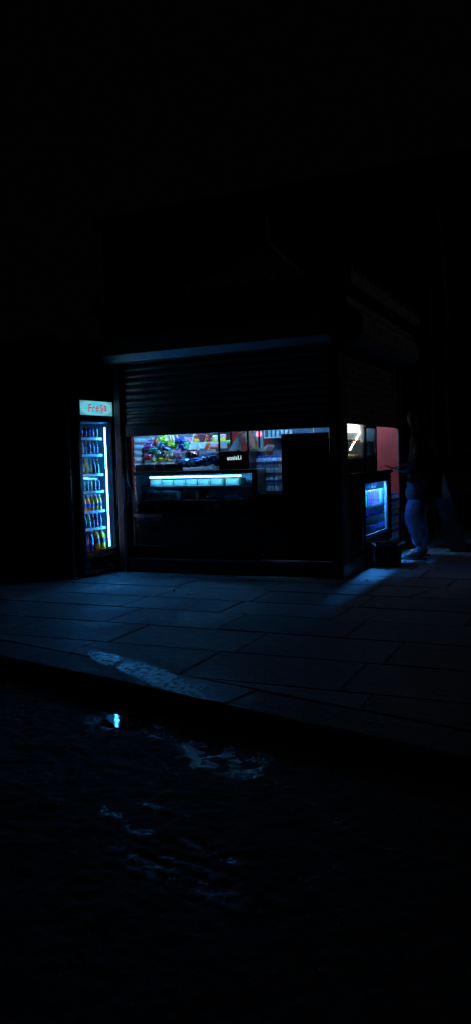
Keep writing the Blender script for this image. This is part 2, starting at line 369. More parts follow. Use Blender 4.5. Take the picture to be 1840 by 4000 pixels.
def wetfilm(name, col, rough):
    m = watermat(name, rough, .8, 150, col, .005); m.node_tree.nodes['Principled BSDF'].inputs['IOR'].default_value = 1.8
    n = m.node_tree.nodes; L = m.node_tree.links; b = n['Principled BSDF']; tc = n.new('ShaderNodeTexCoord')
    nz = n.new('ShaderNodeTexNoise'); nz.inputs['Scale'].default_value = 24; nz.inputs['Detail'].default_value = 9; nz.inputs['Roughness'].default_value = .7
    L.new(tc.outputs['Object'], nz.inputs['Vector']); cr = n.new('ShaderNodeValToRGB'); cr.color_ramp.elements[0].position = .36; cr.color_ramp.elements[1].position = .54
    L.new(nz.outputs[0], cr.inputs[0]); t = n.new('ShaderNodeBsdfTransparent'); mx = n.new('ShaderNodeMixShader')
    L.new(cr.outputs[0], mx.inputs[0]); L.new(t.outputs[0], mx.inputs[1]); L.new(b.outputs[0], mx.inputs[2]); L.new(mx.outputs[0], n['Material Output'].inputs[0]); return m
M_water = watermat('still_puddle_water', .012, .09, 26)
M_wet = wetfilm('slush_film', (.10, .12, .15), .34)
wz = ROADZ-.011
water('puddle_water', [gp(x, y, wz) for x, y in [(405, 2806), (428, 2793), (455, 2782), (490, 2776), (530, 2788), (560, 2806), (545, 2830), (500, 2846), (450, 2838)]], wz, M_water)
# wet film lying over two kerb stones
for kw in ([(335, 2546), (400, 2549), (450, 2560), (486, 2572), (440, 2599), (415, 2600), (385, 2590), (350, 2568)],
           [(508, 2577), (560, 2588), (640, 2615), (700, 2645), (745, 2675), (790, 2708), (818, 2734), (770, 2728), (722, 2713), (660, 2700), (600, 2679), (520, 2641), (448, 2611), (468, 2598)]):
    water('kerb_wet_film', [gp(x, y, .004) for x, y in kw], .0045, M_wet, jag=.034)
for (px, py, r_) in [(458, 2567, .02), (592, 2607, .02), (682, 2634, .018), (788, 2672, .014), (785, 2686, .035), (472, 2574, .012)]:
    c = gp(px, py, .004); water('splash_water', [(c[0]+r_*1.3*math.cos(a), c[1]+r_*math.sin(a)) for a in [k*.785 for k in range(8)]], .004, M_wet, jag=.008)

# ================================================================ KIOSK
KX0, KX1, KY1 = -2.62, 0.0, 2.80
kiosk = thing('kiosk', 'small square street kiosk with half lowered roller shutters and spiked roof edge', 'kiosk', (0, 0, 0))
def kp(name, b, m, bevel=0., label=None): return b.build(name, m, kiosk, bevel=bevel, label=label)
kp('floor', B().box(KX0+.03, KX1-.03, .06, KY1-.03, .02, .155), M_dark)
kp('plinth', B().box(KX0-.02, KX1-.012, .012, .058, -.02, .14).box(KX1-.058, KX1-.012, .06, KY1, -.02, .14), mat('plinth_metal', (.05, .05, .055), .5, bump=.1))
kp('ledge_trim', B().box(KX0, -.03, -.012, .055, .146, .166).box(-.05, .012, .26, 2.60, .146, .168), M_alu, .003)
# posts
kp('corner_post', B().box(-.105, .0, -.02, .0, -.02, 2.44).box(-.02, .0, .004, .235, -.02, 2.44).box(-.105, -.024, .003, .10, -.02, 2.40), M_post, .006)
kp('corner_post', B().box(-2.655, -2.575, -.045, .02, -.02, 2.44), M_post, .006)
kp('corner_post', B().box(-.045, .012, 2.602, 2.68, -.02, 2.44), M_post, .006)
kp('corner_post', B().box(-2.64, -2.56, 2.70, 2.8, -.02, 2.44), M_post, .006)
kp('post_groove_trim', B().box(-.068, -.058, -.026, -.021, 0, 2.4), M_post)
# front and side roller shutters: curved slats
def shutter(axis, a, b, plane, z0, z1, pitch, out, m=M_shut):
    bb = B(); n_ = int((z1-z0)/pitch)
    prof = []
    for k in range(n_):
        for t in range(7):
            u = t/7; prof.append((out*(.011*math.sin(math.pi*min(1, u/.86))**.8 if u < .86 else -.004), z0+pitch*(k+u)))
    prof.append((0, z0+pitch*n_))
    def P(t, o, z): return (t, plane+o, z) if axis == 'x' else (plane+o, t, z)
    vs = [P(a, o, z) for o, z in prof]+[P(b, o, z) for o, z in prof]; n2_ = len(prof)
    bb.add(vs, [(i, i+1, n2_+i+1, n2_+i) for i in range(n2_-1)], False); return bb
fs = kp('front_shutter', shutter('x', -2.575, -.105, .035, 1.66, 2.441, .078, -1), M_shut)
B().box(-2.575, -.105, .012, .05, 1.553, 1.66).box(-2.575, -.105, .004, .06, 1.543, 1.557).build('bottom_bar', M_shut, fs, bevel=.004)
ss = kp('side_shutter', shutter('y', .235, 2.56, -.03, 1.655, 2.436, .078, 1), M_shut)
B().box(-.045, -.012, .235, 2.56, 1.585, 1.655).build('bottom_bar', M_shut, ss, bevel=.004)
kp('shutter_guide', B().box(-2.575, -2.55, .0, .06, .17, 2.42), M_black); kp('shutter_guide', B().box(-.125, -.106, .0, .06, .17, 2.42), M_black)
kp('shutter_guide', B().box(-.012, .004, 2.535, 2.558, .17, 2.42), M_black)
# shutter housings
prof = [(0.0, 2.36), (-.17, 2.36), (-.235, 2.435), (-.235, 2.60), (-.18, 2.665), (0.0, 2.665)]
h = kp('shutter_housing', B().prism(prof, 'x', -2.70, -.03), mat('housing_aluminium', (.38, .39, .41), .42, metal=.5, var=.2, scale=3, bump=.05), .003)
B().prism([(y*1.02, 2.36+(z-2.36)*1.01-.002) for y, z in prof], 'x', -.029, -.01).build('end_cap', M_black, h)
prof2 = [(.0, 2.39), (.17, 2.39), (.235, 2.46), (.235, 2.61), (.20, 2.672), (0.0, 2.672)]
h2 = kp('shutter_housing', B().prism([(x_, z_) for x_, z_ in prof2], 'y', .03, 2.74), M_cream, .003)
B().prism([(x_*1.03, 2.39+(z_-2.39)*1.02-.002) for x_, z_ in prof2], 'y', .0, .028).build('end_cap', M_black, h2, bevel=.003)
# cornice tiers and parapet
def ring(a, z0, z1, t=.05):
    x0, x1, y0, y1 = KX0-a, a, -a, KY1+a
    return B().box(x0, x1, y0, y0+t, z0, z1).box(x0, x1, y1-t, y1, z0, z1).box(x0, x0+t, y0+t, y1-t, z0, z1).box(x1-t, x1, y0+t, y1-t, z0, z1)
kp('fascia', ring(-.0, 2.67, 2.735, .04), M_cream); kp('fascia', ring(.12, 2.735, 2.815, .1), M_cream, .006)
kp('fascia', ring(.05, 2.815, 2.90, .05), M_dark); kp('parapet', ring(.20, 2.90, 3.03, .03), M_cream, .006)
kp('roof_slab', B().box(KX0-.19, .19, -.19, KY1+.19, 2.897, 2.935), M_cream)
kp('ceiling', B().box(KX0+.02, -.02, .07, KY1-.02, 2.44, 2.47), mat('ceiling_panel', (.5, .5, .52), .6))
def spike(b, x, y, z, sx, sy):
    p = [(-.5, 0), (.5, 0), (.5, .25), (.18, .42), (.36, .62), (.1, .8), (0, 1.15), (-.1, .8), (-.36, .62), (-.18, .42), (-.5, .25)]
    if sx: b.prism([(x+u*.075, z+v*.075) for u, v in p], 'y', y-.006, y+.006)
    else: b.prism([(y+u*.075, z+v*.075) for u, v in p], 'x', x-.006, x+.006)
for k in range(20):
    b_ = B(); spike(b_, .185, -.12+k*.155, 3.03, 0, 1); kp('roof_spike', b_, M_cream)
for k in range(19):
    b_ = B(); spike(b_, .08-k*.155, -.185, 3.03, 1, 0); kp('roof_spike', b_, M_cream)
# curved pyramid roof and finial
cx, cy = -1.31, 1.40; bb = B(); n_ = 14; vs = []
for k in range(n_+1):
    t = k/n_; hw = (1-t)**1.0; r_ = 1.36*(hw*.55+.45*hw**2.2); z = 2.936+.98*t
    ry = r_*1.02
    vs += [(cx-r_, cy-ry, z), (cx+r_, cy-ry, z), (cx+r_, cy+ry, z), (cx-r_, cy+ry, z)]
bb.add(vs, [(4*k+i, 4*k+(i+1) % 4, 4*k+4+(i+1) % 4, 4*k+4+i) for k in range(n_) for i in range(4)]); kp('roof', bb, mat('roof_sheet', (.12, .12, .12), .5, bump=.1))
kp('finial', B().lathe([(.03, 0), (.05, .04), (.02, .08), (.045, .13), (.05, .17), (.015, .22), (.01, .38), (.002, .42)], (cx, cy, 3.88), 10), M_dark)
# walls: back wall, red; left wall is another closed shutter seen from inside; red jambs
kp('back_wall', B().box(KX0+.03, -.004, 2.56, 2.60, .155, 2.44), M_red)
kp('outer_back_wall', B().box(KX0+.03, -.02, 2.70, 2.78, .0, 2.44), M_dark)
kp('inner_left_shutter', shutter('y', .10, 2.10, -2.505, 1.10, 2.43, .072, 1), mat('pale_blue_shutter', (.34, .48, .58), .34, metal=.25, var=.15, bump=.05))
kp('left_wall', B().box(KX0-.01, -2.56, .06, 2.70, .0, 2.44), M_dark)
kp('inner_pilaster', B().box(-2.52, -2.44, 2.12, 2.555, .155, 2.43), mat('grey_pilaster', (.1, .13, .15), .4))
kp('jamb', B().box(-2.549, -2.50, .062, .10, .9, 1.9), M_red, label='red jamb at the left end of the front opening')
# interior ceiling lamp (lit), with two copies added to brighten dark areas
tl = thing('ceiling_tube_lamp', 'bluish tube lamp on the kiosk ceiling above the snack bags', 'lamp', (-1.95, .20, 2.40))
B().tube([(-.35, 0, -.05), (.35, 0, -.05)], .014).build('tube', emat('tube_cyan', (.22, .58, 1.0), 370), tl)
B().box(-.40, .40, -.03, .03, -.03, .03).box(-.42, .42, -.045, -.037, -.45, .03).build('housing', M_white, tl)  # deep front skirt added to block lamp light from the pavement
tl2 = dup(tl, (-1.0, .18, 2.40), 'unseen bluish tube lamp added on the kiosk ceiling to brighten the water packs')  # unseen lamp, added because the packs came out dark
tl3 = dup(tl, (-.40, 2.34, 2.40), 'unseen bluish tube lamp added near the red back wall to brighten it')  # unseen lamp, added for the red wall and side packs

def open_box(b, x0, x1, y0, y1, z0, z1, t):        # box open towards -y
    b.box(x0, x0+t, y0, y1, z0, z1).box(x1-t, x1, y0, y1, z0, z1).box(x0+t, x1-t, y1-t, y1, z0, z1)
    return b.box(x0+t, x1-t, y0, y1-t, z1-t, z1).box(x0+t, x1-t, y0, y1-t, z0, z0+t)
ORD = ['leftmost', 'second from left', 'third from left', 'fourth from left', 'fifth from left', 'sixth from left', 'seventh from left', 'eighth from left']

# ================================================================ TALL DRINKS FRIDGE (local x along its front, y inwards)
FX, FY, FA = -2.797, -.588, R(85)
fr_ = thing('drinks_fridge', 'tall glass door drinks fridge with lit Freşa sign, left of the kiosk', 'fridge', (FX, FY, 0), FA)
M_liner = mat('fridge_liner', (.10, .16, .20), .32, var=.1)
open_box(B(), .0, .62, .012, .60, .195, 1.745, .035).box(.0, .62, .012, .60, .02, .194).box(.0, .62, .012, .60, 1.746, 2.0).build('cabinet', M_black, fr_, bevel=.004)
open_box(B(), .0352, .5848, .03, .564, .2302, 1.7098, .004).build('inner_liner', M_liner, fr_)
d = B().box(.0, .05, -.03, .010, .165, 1.76).box(.565, .62, -.03, .010, .165, 1.76).box(.05, .565, -.03, .010, 1.712, 1.76).box(.05, .565, -.03, .010, .165, .212).build('door', M_black, fr_, bevel=.004)
B().box(.05, .565, -.014, -.009, .212, 1.712).build('door_glass', glass('fridge_glass', (.93, .98, 1)), d)
B().box(.055, .56, -.0165, -.0145, .214, .282).build('red_decal', mat('red_decal', (.75, .045, .02), .4, var=.08), d)
TM = lambda x, z, y: Matrix.Translation((x, y, z)) @ Matrix.Rotation(R(90), 4, 'X')
text('decal_writing', 'Soda Değil, Maden Suyu', .040, mat('decal_yellow', (.85, .55, .12), .5), d, TM(.315, .247, -.018), .0005, 1.0)
B().tube([(.592, -.045, .75), (.592, -.052, .8), (.592, -.052, 1.15), (.592, -.045, 1.2)], .007).tube([(.592, -.028, .77), (.592, -.05, .77)], .005).tube([(.592, -.028, 1.18), (.592, -.05, 1.18)], .005).build('handle', M_alu, d)
B().box(.601, .606, -.033, -.0305, .2, 1.74).build('edge_trim', M_alu, d)
gr = B().box(.02, .60, -.012, .011, .03, .155)
for k in range(6): gr.rbox((.31, -.018, .045+k*.019), (.54, .012, .004), (R(35), 0, 0))
gr.build('base_grille', M_dark, fr_)
# lit sign
sg = B().box(.012, .61, -.045, .008, 1.765, 1.785).box(.012, .61, -.045, .008, 1.942, 1.985).box(.012, .03, -.045, .008, 1.785, 1.942).box(.59, .61, -.045, .008, 1.785, 1.942).build('sign_box', M_black, fr_)
ms = bpy.data.materials.new('lit_sign_face'); ms.use_nodes = True; n = ms.node_tree.nodes; L = ms.node_tree.links; n.remove(n['Principled BSDF'])
tc = n.new('ShaderNodeTexCoord'); mp = n.new('ShaderNodeMapping'); mp.inputs['Location'].default_value = (-.31/.31, 0, -1.870/.10); mp.inputs['Scale'].default_value = (1/.31, 0, 1/.10)
L.new(tc.outputs['Object'], mp.inputs[0]); ln = n.new('ShaderNodeVectorMath'); ln.operation = 'LENGTH'; L.new(mp.outputs[0], ln.inputs[0])
cr = n.new('ShaderNodeValToRGB'); e = cr.color_ramp.elements; e[0].position = 0.1; e[0].color = (.03, .56, .74, 1); e[1].position = 1; e[1].color = (.07, .26, .33, 1)
e3 = cr.color_ramp.elements.new(.5); e3.color = (.03, .47, .63, 1); e4 = cr.color_ramp.elements.new(.78); e4.color = (.13, .46, .55, 1)
L.new(ln.outputs['Value'], cr.inputs[0]); em = n.new('ShaderNodeEmission'); em.inputs[1].default_value = 1.25
nz = n.new('ShaderNodeTexNoise'); nz.inputs['Scale'].default_value = 7; L.new(tc.outputs['Object'], nz.inputs['Vector'])
mxx = n.new('ShaderNodeMix'); mxx.data_type = 'RGBA'; mxx.blend_type = 'OVERLAY'; mxx.inputs[0].default_value = .15; L.new(cr.outputs[0], mxx.inputs[6]); L.new(nz.outputs[0], mxx.inputs[7])
L.new(mxx.outputs[2], em.inputs[0]); L.new(em.outputs[0], n['Material Output'].inputs[0])
sf = B().box(.03, .59, -.036, -.030, 1.785, 1.942).build('sign_face', ms, fr_)
text('sign_outline', 'Freşa', .129, emat('sign_white', (.25, .68, .80), .9), sf, TM(.325, 1.868, -.0375) @ Matrix.Rotation(R(4), 4, 'Z'), .0008, 1.04, .12)
text('sign_writing', 'Freşa', .125, emat('sign_red', (.55, .035, .07), .85), sf, TM(.325, 1.868, -.0405) @ Matrix.Rotation(R(4), 4, 'Z'), .0008, 1.06, .12)
# LED strip on the right inner side, in an aluminium channel; it faces across and out through the door
ls = thing('led_strip', 'bright vertical LED strip inside the right edge of the tall fridge', 'light strip', (FX, FY, 0), FA)
LX, LY, LA = .552, .052, R(-4)
def lp(u, v): return (LX+u*math.cos(LA)-v*math.sin(LA), LY+u*math.sin(LA)+v*math.cos(LA))   # u out of the strip, v across it
ch = B(); c_ = [lp(0, -.010), lp(.003, -.010), lp(.003, .010), lp(0, .010)]
ch.prism(c_, 'z', .285, 1.67)
ch.build('channel', M_alu, ls)
dots = B(); zz = .298
while zz < 1.664:
    dots.prism([lp(-.003, -.006), lp(-.0005, -.006), lp(-.0005, .006), lp(-.003, .006)], 'z', zz, zz+.013); zz += .0228
LEDM = emat('led_light', LED_COL, 260)
dots.build('led', LEDM, ls)
ls3 = thing('led_strip', 'unseen dimmer LED strip behind the left door edge, warming the fridge drinks', 'light strip', (FX, FY, 0), FA)
B().box(.0395, .042, .045, .082, .285, 1.67).box(.042, .062, .045, .048, .285, 1.67).build('channel', M_alu, ls3)
B().box(.0425, .0445, .052, .058, .30, 1.66).build('led', emat('dim_led_light', (.80, .55, .62), 46), ls3)  # unseen strip; warm tint and lip added to redden the drinks inside
ls2 = thing('led_tube', 'glowing bar standing in for a tube reflection in the tall fridge glass', 'light strip', (FX, FY, 0), FA)
B().box(.045, .30, .105, .112, 1.088, 1.102).build('tube', emat('reflection_glow', (.25, .75, 1.0), 1.6), ls2)  # emission stands in for the counter tube mirrored in the door glass

# shelves with price strips
SZ = [1.545, 1.357, 1.134, .942, .718, .524]
for k, z in enumerate(SZ):
    s_ = B()
    for q in range(17): s_.box(.04, .578, .10+q*.027, .1035+q*.027, z-.006, z-.002)
    s_.box(.04, .044, .10, .55, z-.012, z-.006).box(.574, .578, .10, .55, z-.012, z-.006)
    s_ = s_.build('shelf', M_alu, fr_)
    B().box(.042, .535, .088, .094, z-.026, z+.002).build('price_strip', M_white, s_)

# ---- bottle kinds (protos live at their first place)
def bottle(kind, label, loc, cat='bottle', group=None, name=None, liq=None, cap=None, lab=None):
    K = {
     'can': ([(.026, 0), (.030, .006), (.030, .105), (.025, .116)], None, None),
     'glass': ([(.028, 0), (.030, .006), (.030, .085), (.024, .105), (.012, .125), (.0115, .165)], (.0135, .160, .172), (.0305, .03, .07)),
     'slim': ([(.026, 0), (.029, .006), (.029, .09), (.022, .12), (.012, .15), (.012, .17)], (.0145, .162, .180), (.0295, .035, .085)),
     'pet': ([(.027, 0), (.031, .008), (.031, .10), (.026, .13), (.013, .155), (.012, .17)], (.0155, .165, .182), (.0316, .045, .085)),
     'big': ([(.044, 0), (.050, .012), (.050, .13), (.047, .15), (.050, .17), (.040, .21), (.016, .238), (.014, .255)], (.018, .248, .272), (.0508, .105, .158)),
     'small': ([(.024, 0), (.026, .006), (.026, .12), (.024, .14), (.012, .158), (.011, .172)], (.0145, .166, .183), (.0264, .075, .115)),
    }[kind]
    o = thing(name or ('drinks_can' if kind == 'can' else 'drinks_bottle'), label, cat, loc, random.uniform(0, 3), group)
    B().lathe(K[0], seg=16).build('body', liq, o)
    if K[1] and cap: r, a, b = K[1]; B().lathe([(r, a), (r, b-.002), (r*.9, b)], seg=12).build('cap', cap, o)
    if K[2] and lab: r, a, b = K[2]; B().lathe([(r, a), (r, b)], seg=16).build('label', lab, o)
    if kind == 'can': B().lathe([(.0235, .1165), (.0235, .1185)], seg=14).build('lid', M_chrome, o)
    return o
def liquid(name, col, rough=.09): return mat(name, col, rough, var=.12, coat=.8, scale=20)
L_dark = liquid('dark_drink', (.010, .012, .014)); L_blue = liquid('blue_can_paint', (.02, .05, .22)); L_green = liquid('green_glass', (.02, .16, .05))
L_pale = liquid('pale_green_drink', (.20, .34, .12)); L_orange = liquid('orange_juice', (1.0, .30, .01)); L_plum = liquid('plum_drink', (.10, .02, .08)); L_navy = liquid('navy_drink', (.01, .02, .09)); L_yel = liquid('lemon_drink', (.55, .5, .12))
C_blue = mat('blue_cap', (.02, .05, .5), .4); C_red = mat('red_cap', (.65, .02, .02), .4); C_wh = M_white; C_green = mat('green_cap', (.02, .4, .1), .4)
W_blue = mat('blue_wrap', (.03, .09, .35), .4); W_dark = mat('dark_wrap', (.06, .02, .05), .4); W_navy = mat('navy_wrap', (.02, .03, .10), .4); W_red = mat('red_wrap', (.4, .02, .03), .4); W_pale = mat('pale_wrap', (.45, .5, .5), .5)
def fl(x, y, z): v = Matrix.Rotation(FA, 4, 'Z') @ Vector((x, y, z)); return (v.x+FX, v.y+FY, z)
names = ['top', 'second', 'third', 'fourth', 'fifth', 'sixth']
#        kind,  z, [ (material, cap, wrap, words) ... ] front row, depth
rowsF = [
 ('can', SZ[0], .064, [(L_dark, None, None, 'black drinks can'), (L_blue, None, None, 'blue drinks can'), (L_blue, None, None, 'blue drinks can'), (L_dark, None, None, 'black drinks can'), (L_navy, None, None, 'navy drinks can'), (L_blue, None, None, 'blue drinks can'), (L_green, None, None, 'green drinks can')]),
 ('slim', SZ[1], .066, [(L_plum, C_wh, W_dark, 'plum coloured bottle'), (L_navy, C_wh, W_blue, 'navy bottle'), (L_plum, C_wh, W_red, 'plum coloured bottle'), (L_dark, C_blue, W_blue, 'dark bottle with blue wrap'), (L_navy, C_wh, W_dark, 'navy bottle'), (L_dark, C_wh, W_navy, 'dark bottle'), (L_dark, C_wh, W_navy, 'dark bottle')]),
 ('glass', SZ[2], .066, [(L_dark, C_wh, None, 'dark glass bottle'), (L_pale, C_green, W_pale, 'pale green mineral water bottle'), (L_pale, C_green, W_pale, 'pale green mineral water bottle'), (L_yel, C_green, None, 'lemon coloured glass bottle'), (L_pale, C_green, W_pale, 'pale green mineral water bottle'), (L_dark, C_blue, None, 'dark glass bottle'), (L_green, C_wh, None, 'green glass bottle')]),
 ('can', SZ[3], .064, [(L_dark, None, None, 'black drinks can'), (L_green, None, None, 'green drinks can'), (L_green, None, None, 'green drinks can'), (L_dark, None, None, 'black drinks can'), (L_yel, None, None, 'lemon coloured drinks can'), (L_dark, None, None, 'black drinks can'), (L_navy, None, None, 'navy drinks can')]),
 ('pet', SZ[4], .068, [(L_orange, C_wh, W_blue, 'orange juice bottle with blue wrap'), (L_orange, C_wh, W_blue, 'orange juice bottle with blue wrap'), (L_orange, C_wh, W_blue, 'orange juice bottle with blue wrap'), (L_orange, C_wh, W_blue, 'orange juice bottle with blue wrap'), (L_orange, C_wh, W_blue, 'orange juice bottle with blue wrap'), (L_orange, C_wh, W_navy, 'orange juice bottle with navy wrap'), (L_orange, C_wh, W_navy, 'orange juice bottle with navy wrap')]),
 ('slim', SZ[5], .066, [(L_dark, C_wh, None, 'dark bottle'), (L_green, C_wh, W_dark, 'dark green bottle'), (L_dark, C_wh, W_navy, 'dark bottle'), (L_green, C_wh, None, 'dark green bottle'), (L_dark, C_wh, W_navy, 'dark bottle'), (L_plum, C_wh, W_red, 'plum coloured bottle'), (L_dark, C_wh, W_navy, 'dark bottle')]),
]
for si, (kind, z, pitch, lst) in enumerate(rowsF):
    protos = {}
    for row in range(2):
        for q, (lq, cp, wr, words) in enumerate(lst):
            key = (lq.name, cp.name if cp else '', wr.name if wr else '')
            noun = 'drinks can' if kind == 'can' else 'drinks bottle'
            xx, yy = .088+q*pitch, .130+row*.072
            if xx < .057+1.44*yy-.035: continue
            nvis = q-min(i for i in range(9) if .088+i*pitch >= .057+1.44*yy-.035)
            lab = f"{words}, {ORD[nvis]}, {'front' if row == 0 else 'second'} row, {names[si]} shelf of tall fridge"
            loc = fl(xx+random.gauss(0, .0015), yy+random.gauss(0, .002), z-.0015)
            grp = f"drinks on the {names[si]} shelf of the tall fridge"
            if key in protos: dup(protos[key], loc, lab, group=grp, rz=random.uniform(0, 3))
            else: protos[key] = bottle(kind, lab, loc, group=grp, liq=lq, cap=cp, lab=wr, cat='can' if kind == 'can' else 'bottle')
big = None
specs = [(L_navy, C_blue, W_blue, 'large dark cola bottle with blue cap'), (L_navy, C_blue, W_blue, 'large dark cola bottle with blue cap'), (L_navy, C_blue, W_blue, 'large dark cola bottle with blue cap'), (L_orange, C_red, W_dark, 'large orange soda bottle with red cap'), (L_orange, C_red, W_dark, 'large orange soda bottle with red cap')]
pr = {}
for row in range(2):
    for q, (lq, cp, wr, words) in enumerate(specs):
        xx, yy = .085+q*.110, .145+row*.112
        if xx < .057+1.44*yy-.05: continue
        nvis = q-min(i for i in range(9) if .085+i*.110 >= .057+1.44*yy-.05)
        lab = f"{words}, {ORD[nvis]}, {'front' if row == 0 else 'second'} row on the fridge floor"
        loc = fl(xx, yy, .2345)
        if lq.name in pr: dup(pr[lq.name], loc, lab, group='large bottles on the fridge floor', rz=random.uniform(0, 3))
        else: pr[lq.name] = bottle('big', lab, loc, group='large bottles on the fridge floor', liq=lq, cap=cp, lab=wr)

# ================================================================ LEFT METAL SHED
shed = thing('metal_shed', 'dark corrugated metal shed left of the tall fridge with a padlocked door', 'shed', (-4.6, -.6, 0))
def wall_corr(x0, x1, y, z0, z1, p=.11, a=.012):
    b_ = B(); pts = []; x = x0
    while x < x1: pts += [(x, y), (x+p*.4, y), (x+p*.5, y-a), (x+p*.9, y-a)]; x += p
    pts.append((x1, y)); n_ = len(pts); vs = [(u, v, z0) for u, v in pts]+[(u, v, z1) for u, v in pts]
    return b_.add(vs, [(i, i+1, n_+i+1, n_+i) for i in range(n_-1)])
off = (-4.6, -.6, 0)
wall_corr(-7.0, -3.75, -.655, .0, 2.55).build('wall', mat('shed_sheet', (.05, .045, .04), .5, metal=.2, var=.3, scale=2, bump=.1), shed, off)
dr = wall_corr(-3.68, -2.90, -.662, .03, 2.15, .13, .008).build('door', MATS['shed_sheet'], shed, off)
B().box(-3.745, -3.69, -.69, -.64, 0, 2.2).box(-2.895, -2.845, -.69, -.60, 0, 2.2).box(-3.745, -2.845, -.69, -.64, 2.2, 2.26).build('door_frame', M_dark, shed, off, .004)
B().box(-2.842, -2.810, -.700, -.668, .0, 2.05).build('edge_strip', mat('strip_alu', (.62, .65, .68), .28, metal=.9), shed, off)
lk = B().box(-2.875, -2.838, -.706, -.69, 1.00, 1.09).box(-2.872, -2.838, -.706, -.69, .90, .975).build('lock', M_post, shed, off, .003)
B().tube([(-2.86, -.706, .99), (-2.81, -.716, .986)], .005).build('latch', M_alu, lk, None)
B().box(-7.1, -2.86, -.75, 1.6, 2.56, 2.64).build('roof', M_dark, shed, off, .01)
B().box(-7.0, -2.95, -.60, 1.5, .0, 2.55).build('body', M_dark, shed, off)
for o in shed.children:
    for c in o.children: c.location = (4.6, .6, 0)

# ================================================================ DISPLAY COUNTER
dc = thing('display_counter', 'refrigerated glass display counter with tube light under the snack bags', 'counter', (-1.75, .07, .166))
oc = (-1.75, .07, .166)
X0, X1, Y0, Y1 = -2.535, -.955, .072, .66
B().box(X0+.02, X1-.02, Y0+.05, Y1, .168, .288).build('base', M_black, dc, oc)
B().box(X0, X1, Y0-.005, Y1, 1.098, 1.140).build('top', mat('counter_steel', (.16, .18, .20), .36, metal=.55, bump=.05), dc, oc, .005)
body = B().box(X0, X1, Y1-.03, Y1, .288, 1.098).box(X0, X0+.028, Y0+.004, Y1-.03, .288, 1.098).box(X1-.055, X1, Y0+.004, Y1-.03, .288, 1.098).box(X0+.028, X1-.055, Y0+.004, Y1-.03, .288, .300)
body.build('body', M_dark, dc, oc)
B().box(X0+.029, X1-.056, Y1-.045, Y1-.031, .66, 1.095).build('inner_lining', mat('pale_lining', (.35, .45, .5), .4, var=.1), dc, oc)
ff = B().box(X0, X0+.028, Y0-.010, Y0+.003, .288, 1.098).box(X0+.028, X0+.40, Y0-.010, Y0+.003, .620, .660).box(X0+.028, X0+.40, Y0-.010, Y0+.003, .288, .305).build('front_frame', M_alu, dc, oc, .002)
B().box(X1-.06, X1, Y0-.012, Y0+.003, .288, 1.098).build('side_post', M_black, dc, oc, .002)
lp_ = B().box(X0+.401, X1-.061, Y0-.008, Y0+.003, .30, .655)
for z_ in (.38, .40, .52, .54): lp_.box(X0+.41, X1-.07, Y0-.013, Y0-.008, z_, z_+.006)
lp_.build('lower_panel', M_dark, dc, oc)
gl = B()
for k in range(9): gl.rbox((X0+.205, Y0+.0, .325+k*.034), (.345, .022, .004), (R(-38), 0, 0))
gl.box(X0+.03, X0+.40, Y0+.02, Y0+.025, .306, .62); gl.build('louvre_grille', M_post, dc, oc)
B().box(X0+.028, X1-.06, Y0-.006, Y0-.002, .66, 1.098).build('front_glass', M_glass, dc, oc)
B().tube([(-2.33, Y0+.085, 1.070), (-1.19, Y0+.085, 1.070)], .0075).build('tube_lamp', emat('counter_tube', (.08, .44, 1.0), 56), dc, oc)
B().box(-2.36, -1.10, Y0+.06, Y0+.11, 1.090, 1.0975).build('lamp_reflector', M_white, dc, oc)
sh = B().box(-2.42, -1.02, Y0+.025, Y1-.05, .955, .962).build('shelf', clearplastic('shelf_glass', (.6, .85, .95), .55), dc, oc)
B().box(-2.42, -1.02, Y0+.018, Y0+.024, .945, .968).build('shelf_edge', mat('shelf_edge', (.55, .75, .8), .3), sh, None).location = (1.75, -.07, -.166)
B().box(-2.48, -1.02, Y0+.03, Y1-.05, .803, .809).build('shelf', M_alu, dc, oc)
B().box(-2.48, -1.02, Y0+.02, Y1-.05, .676, .684).build('shelf', M_alu, dc, oc)
for k, z_ in enumerate((.70, .80, .93)): B().box(-1.085, -1.02, Y0+.02, Y0+.06, z_, z_+.035).build('shelf_bracket', M_black, dc, oc)
# goods in the counter
def carton(name, label, cat, c, size, m, rz=0., group=None, lid=None, tape=None):
    o = thing(name, label, cat, c, rz, group); w_, d_, h_ = size
    B().box(-w_/2, w_/2, -d_/2, d_/2, 0, h_).build('body', m, o, bevel=.003)
    if lid: B().box(-w_/2-.002, w_/2+.002, -d_/2-.002, d_/2+.002, h_+.0005, h_+.008).build('lid', lid, o)
    if tape: B().box(-w_*.35, w_*.35, -d_/2-.0022, -d_/2-.0007, h_*.25, h_*.75).build('wrapper_print', tape, o)
    return o
CH = mat('cream_pack', (.32, .29, .16), .5, var=.12); CH2 = mat('pale_pack', (.5, .55, .5), .45); DK = mat('brown_pack', (.10, .07, .04), .5)
x = -2.36
for k in range(7):
    w_ = random.uniform(.145, .165); carton('cheese_pack', f"cream pack {['at the left end of', 'second along', 'third along', 'in the middle of', 'fifth along', 'sixth along', 'at the right end of'][k]} the lit top shelf of the counter", 'food pack', (x+w_/2, Y0+.225, .9635), (w_-.006, .2, random.uniform(.07, .085)), CH, group='cream packs on the top shelf of the counter', tape=CH2); x += w_+.004
    if k == 5: x += .03
x = -2.34
for k in range(4):
    carton('food_pack', f"pale pack {['leftmost', 'second from left', 'third from left', 'fourth from left'][k]} on the middle shelf of the counter", 'food pack', (x, Y0+.18, .8105), (.095, .2, [.12, .10, .11, .095][k]), CH2, group='pale packs on the middle shelf of the counter', tape=CH); x += .102
carton('food_box', 'dark box beside the pale packs on the counter middle shelf', 'box', (-1.83, Y0+.2, .8105), (.16, .2, .11), DK, tape=W_red)
x = -2.26
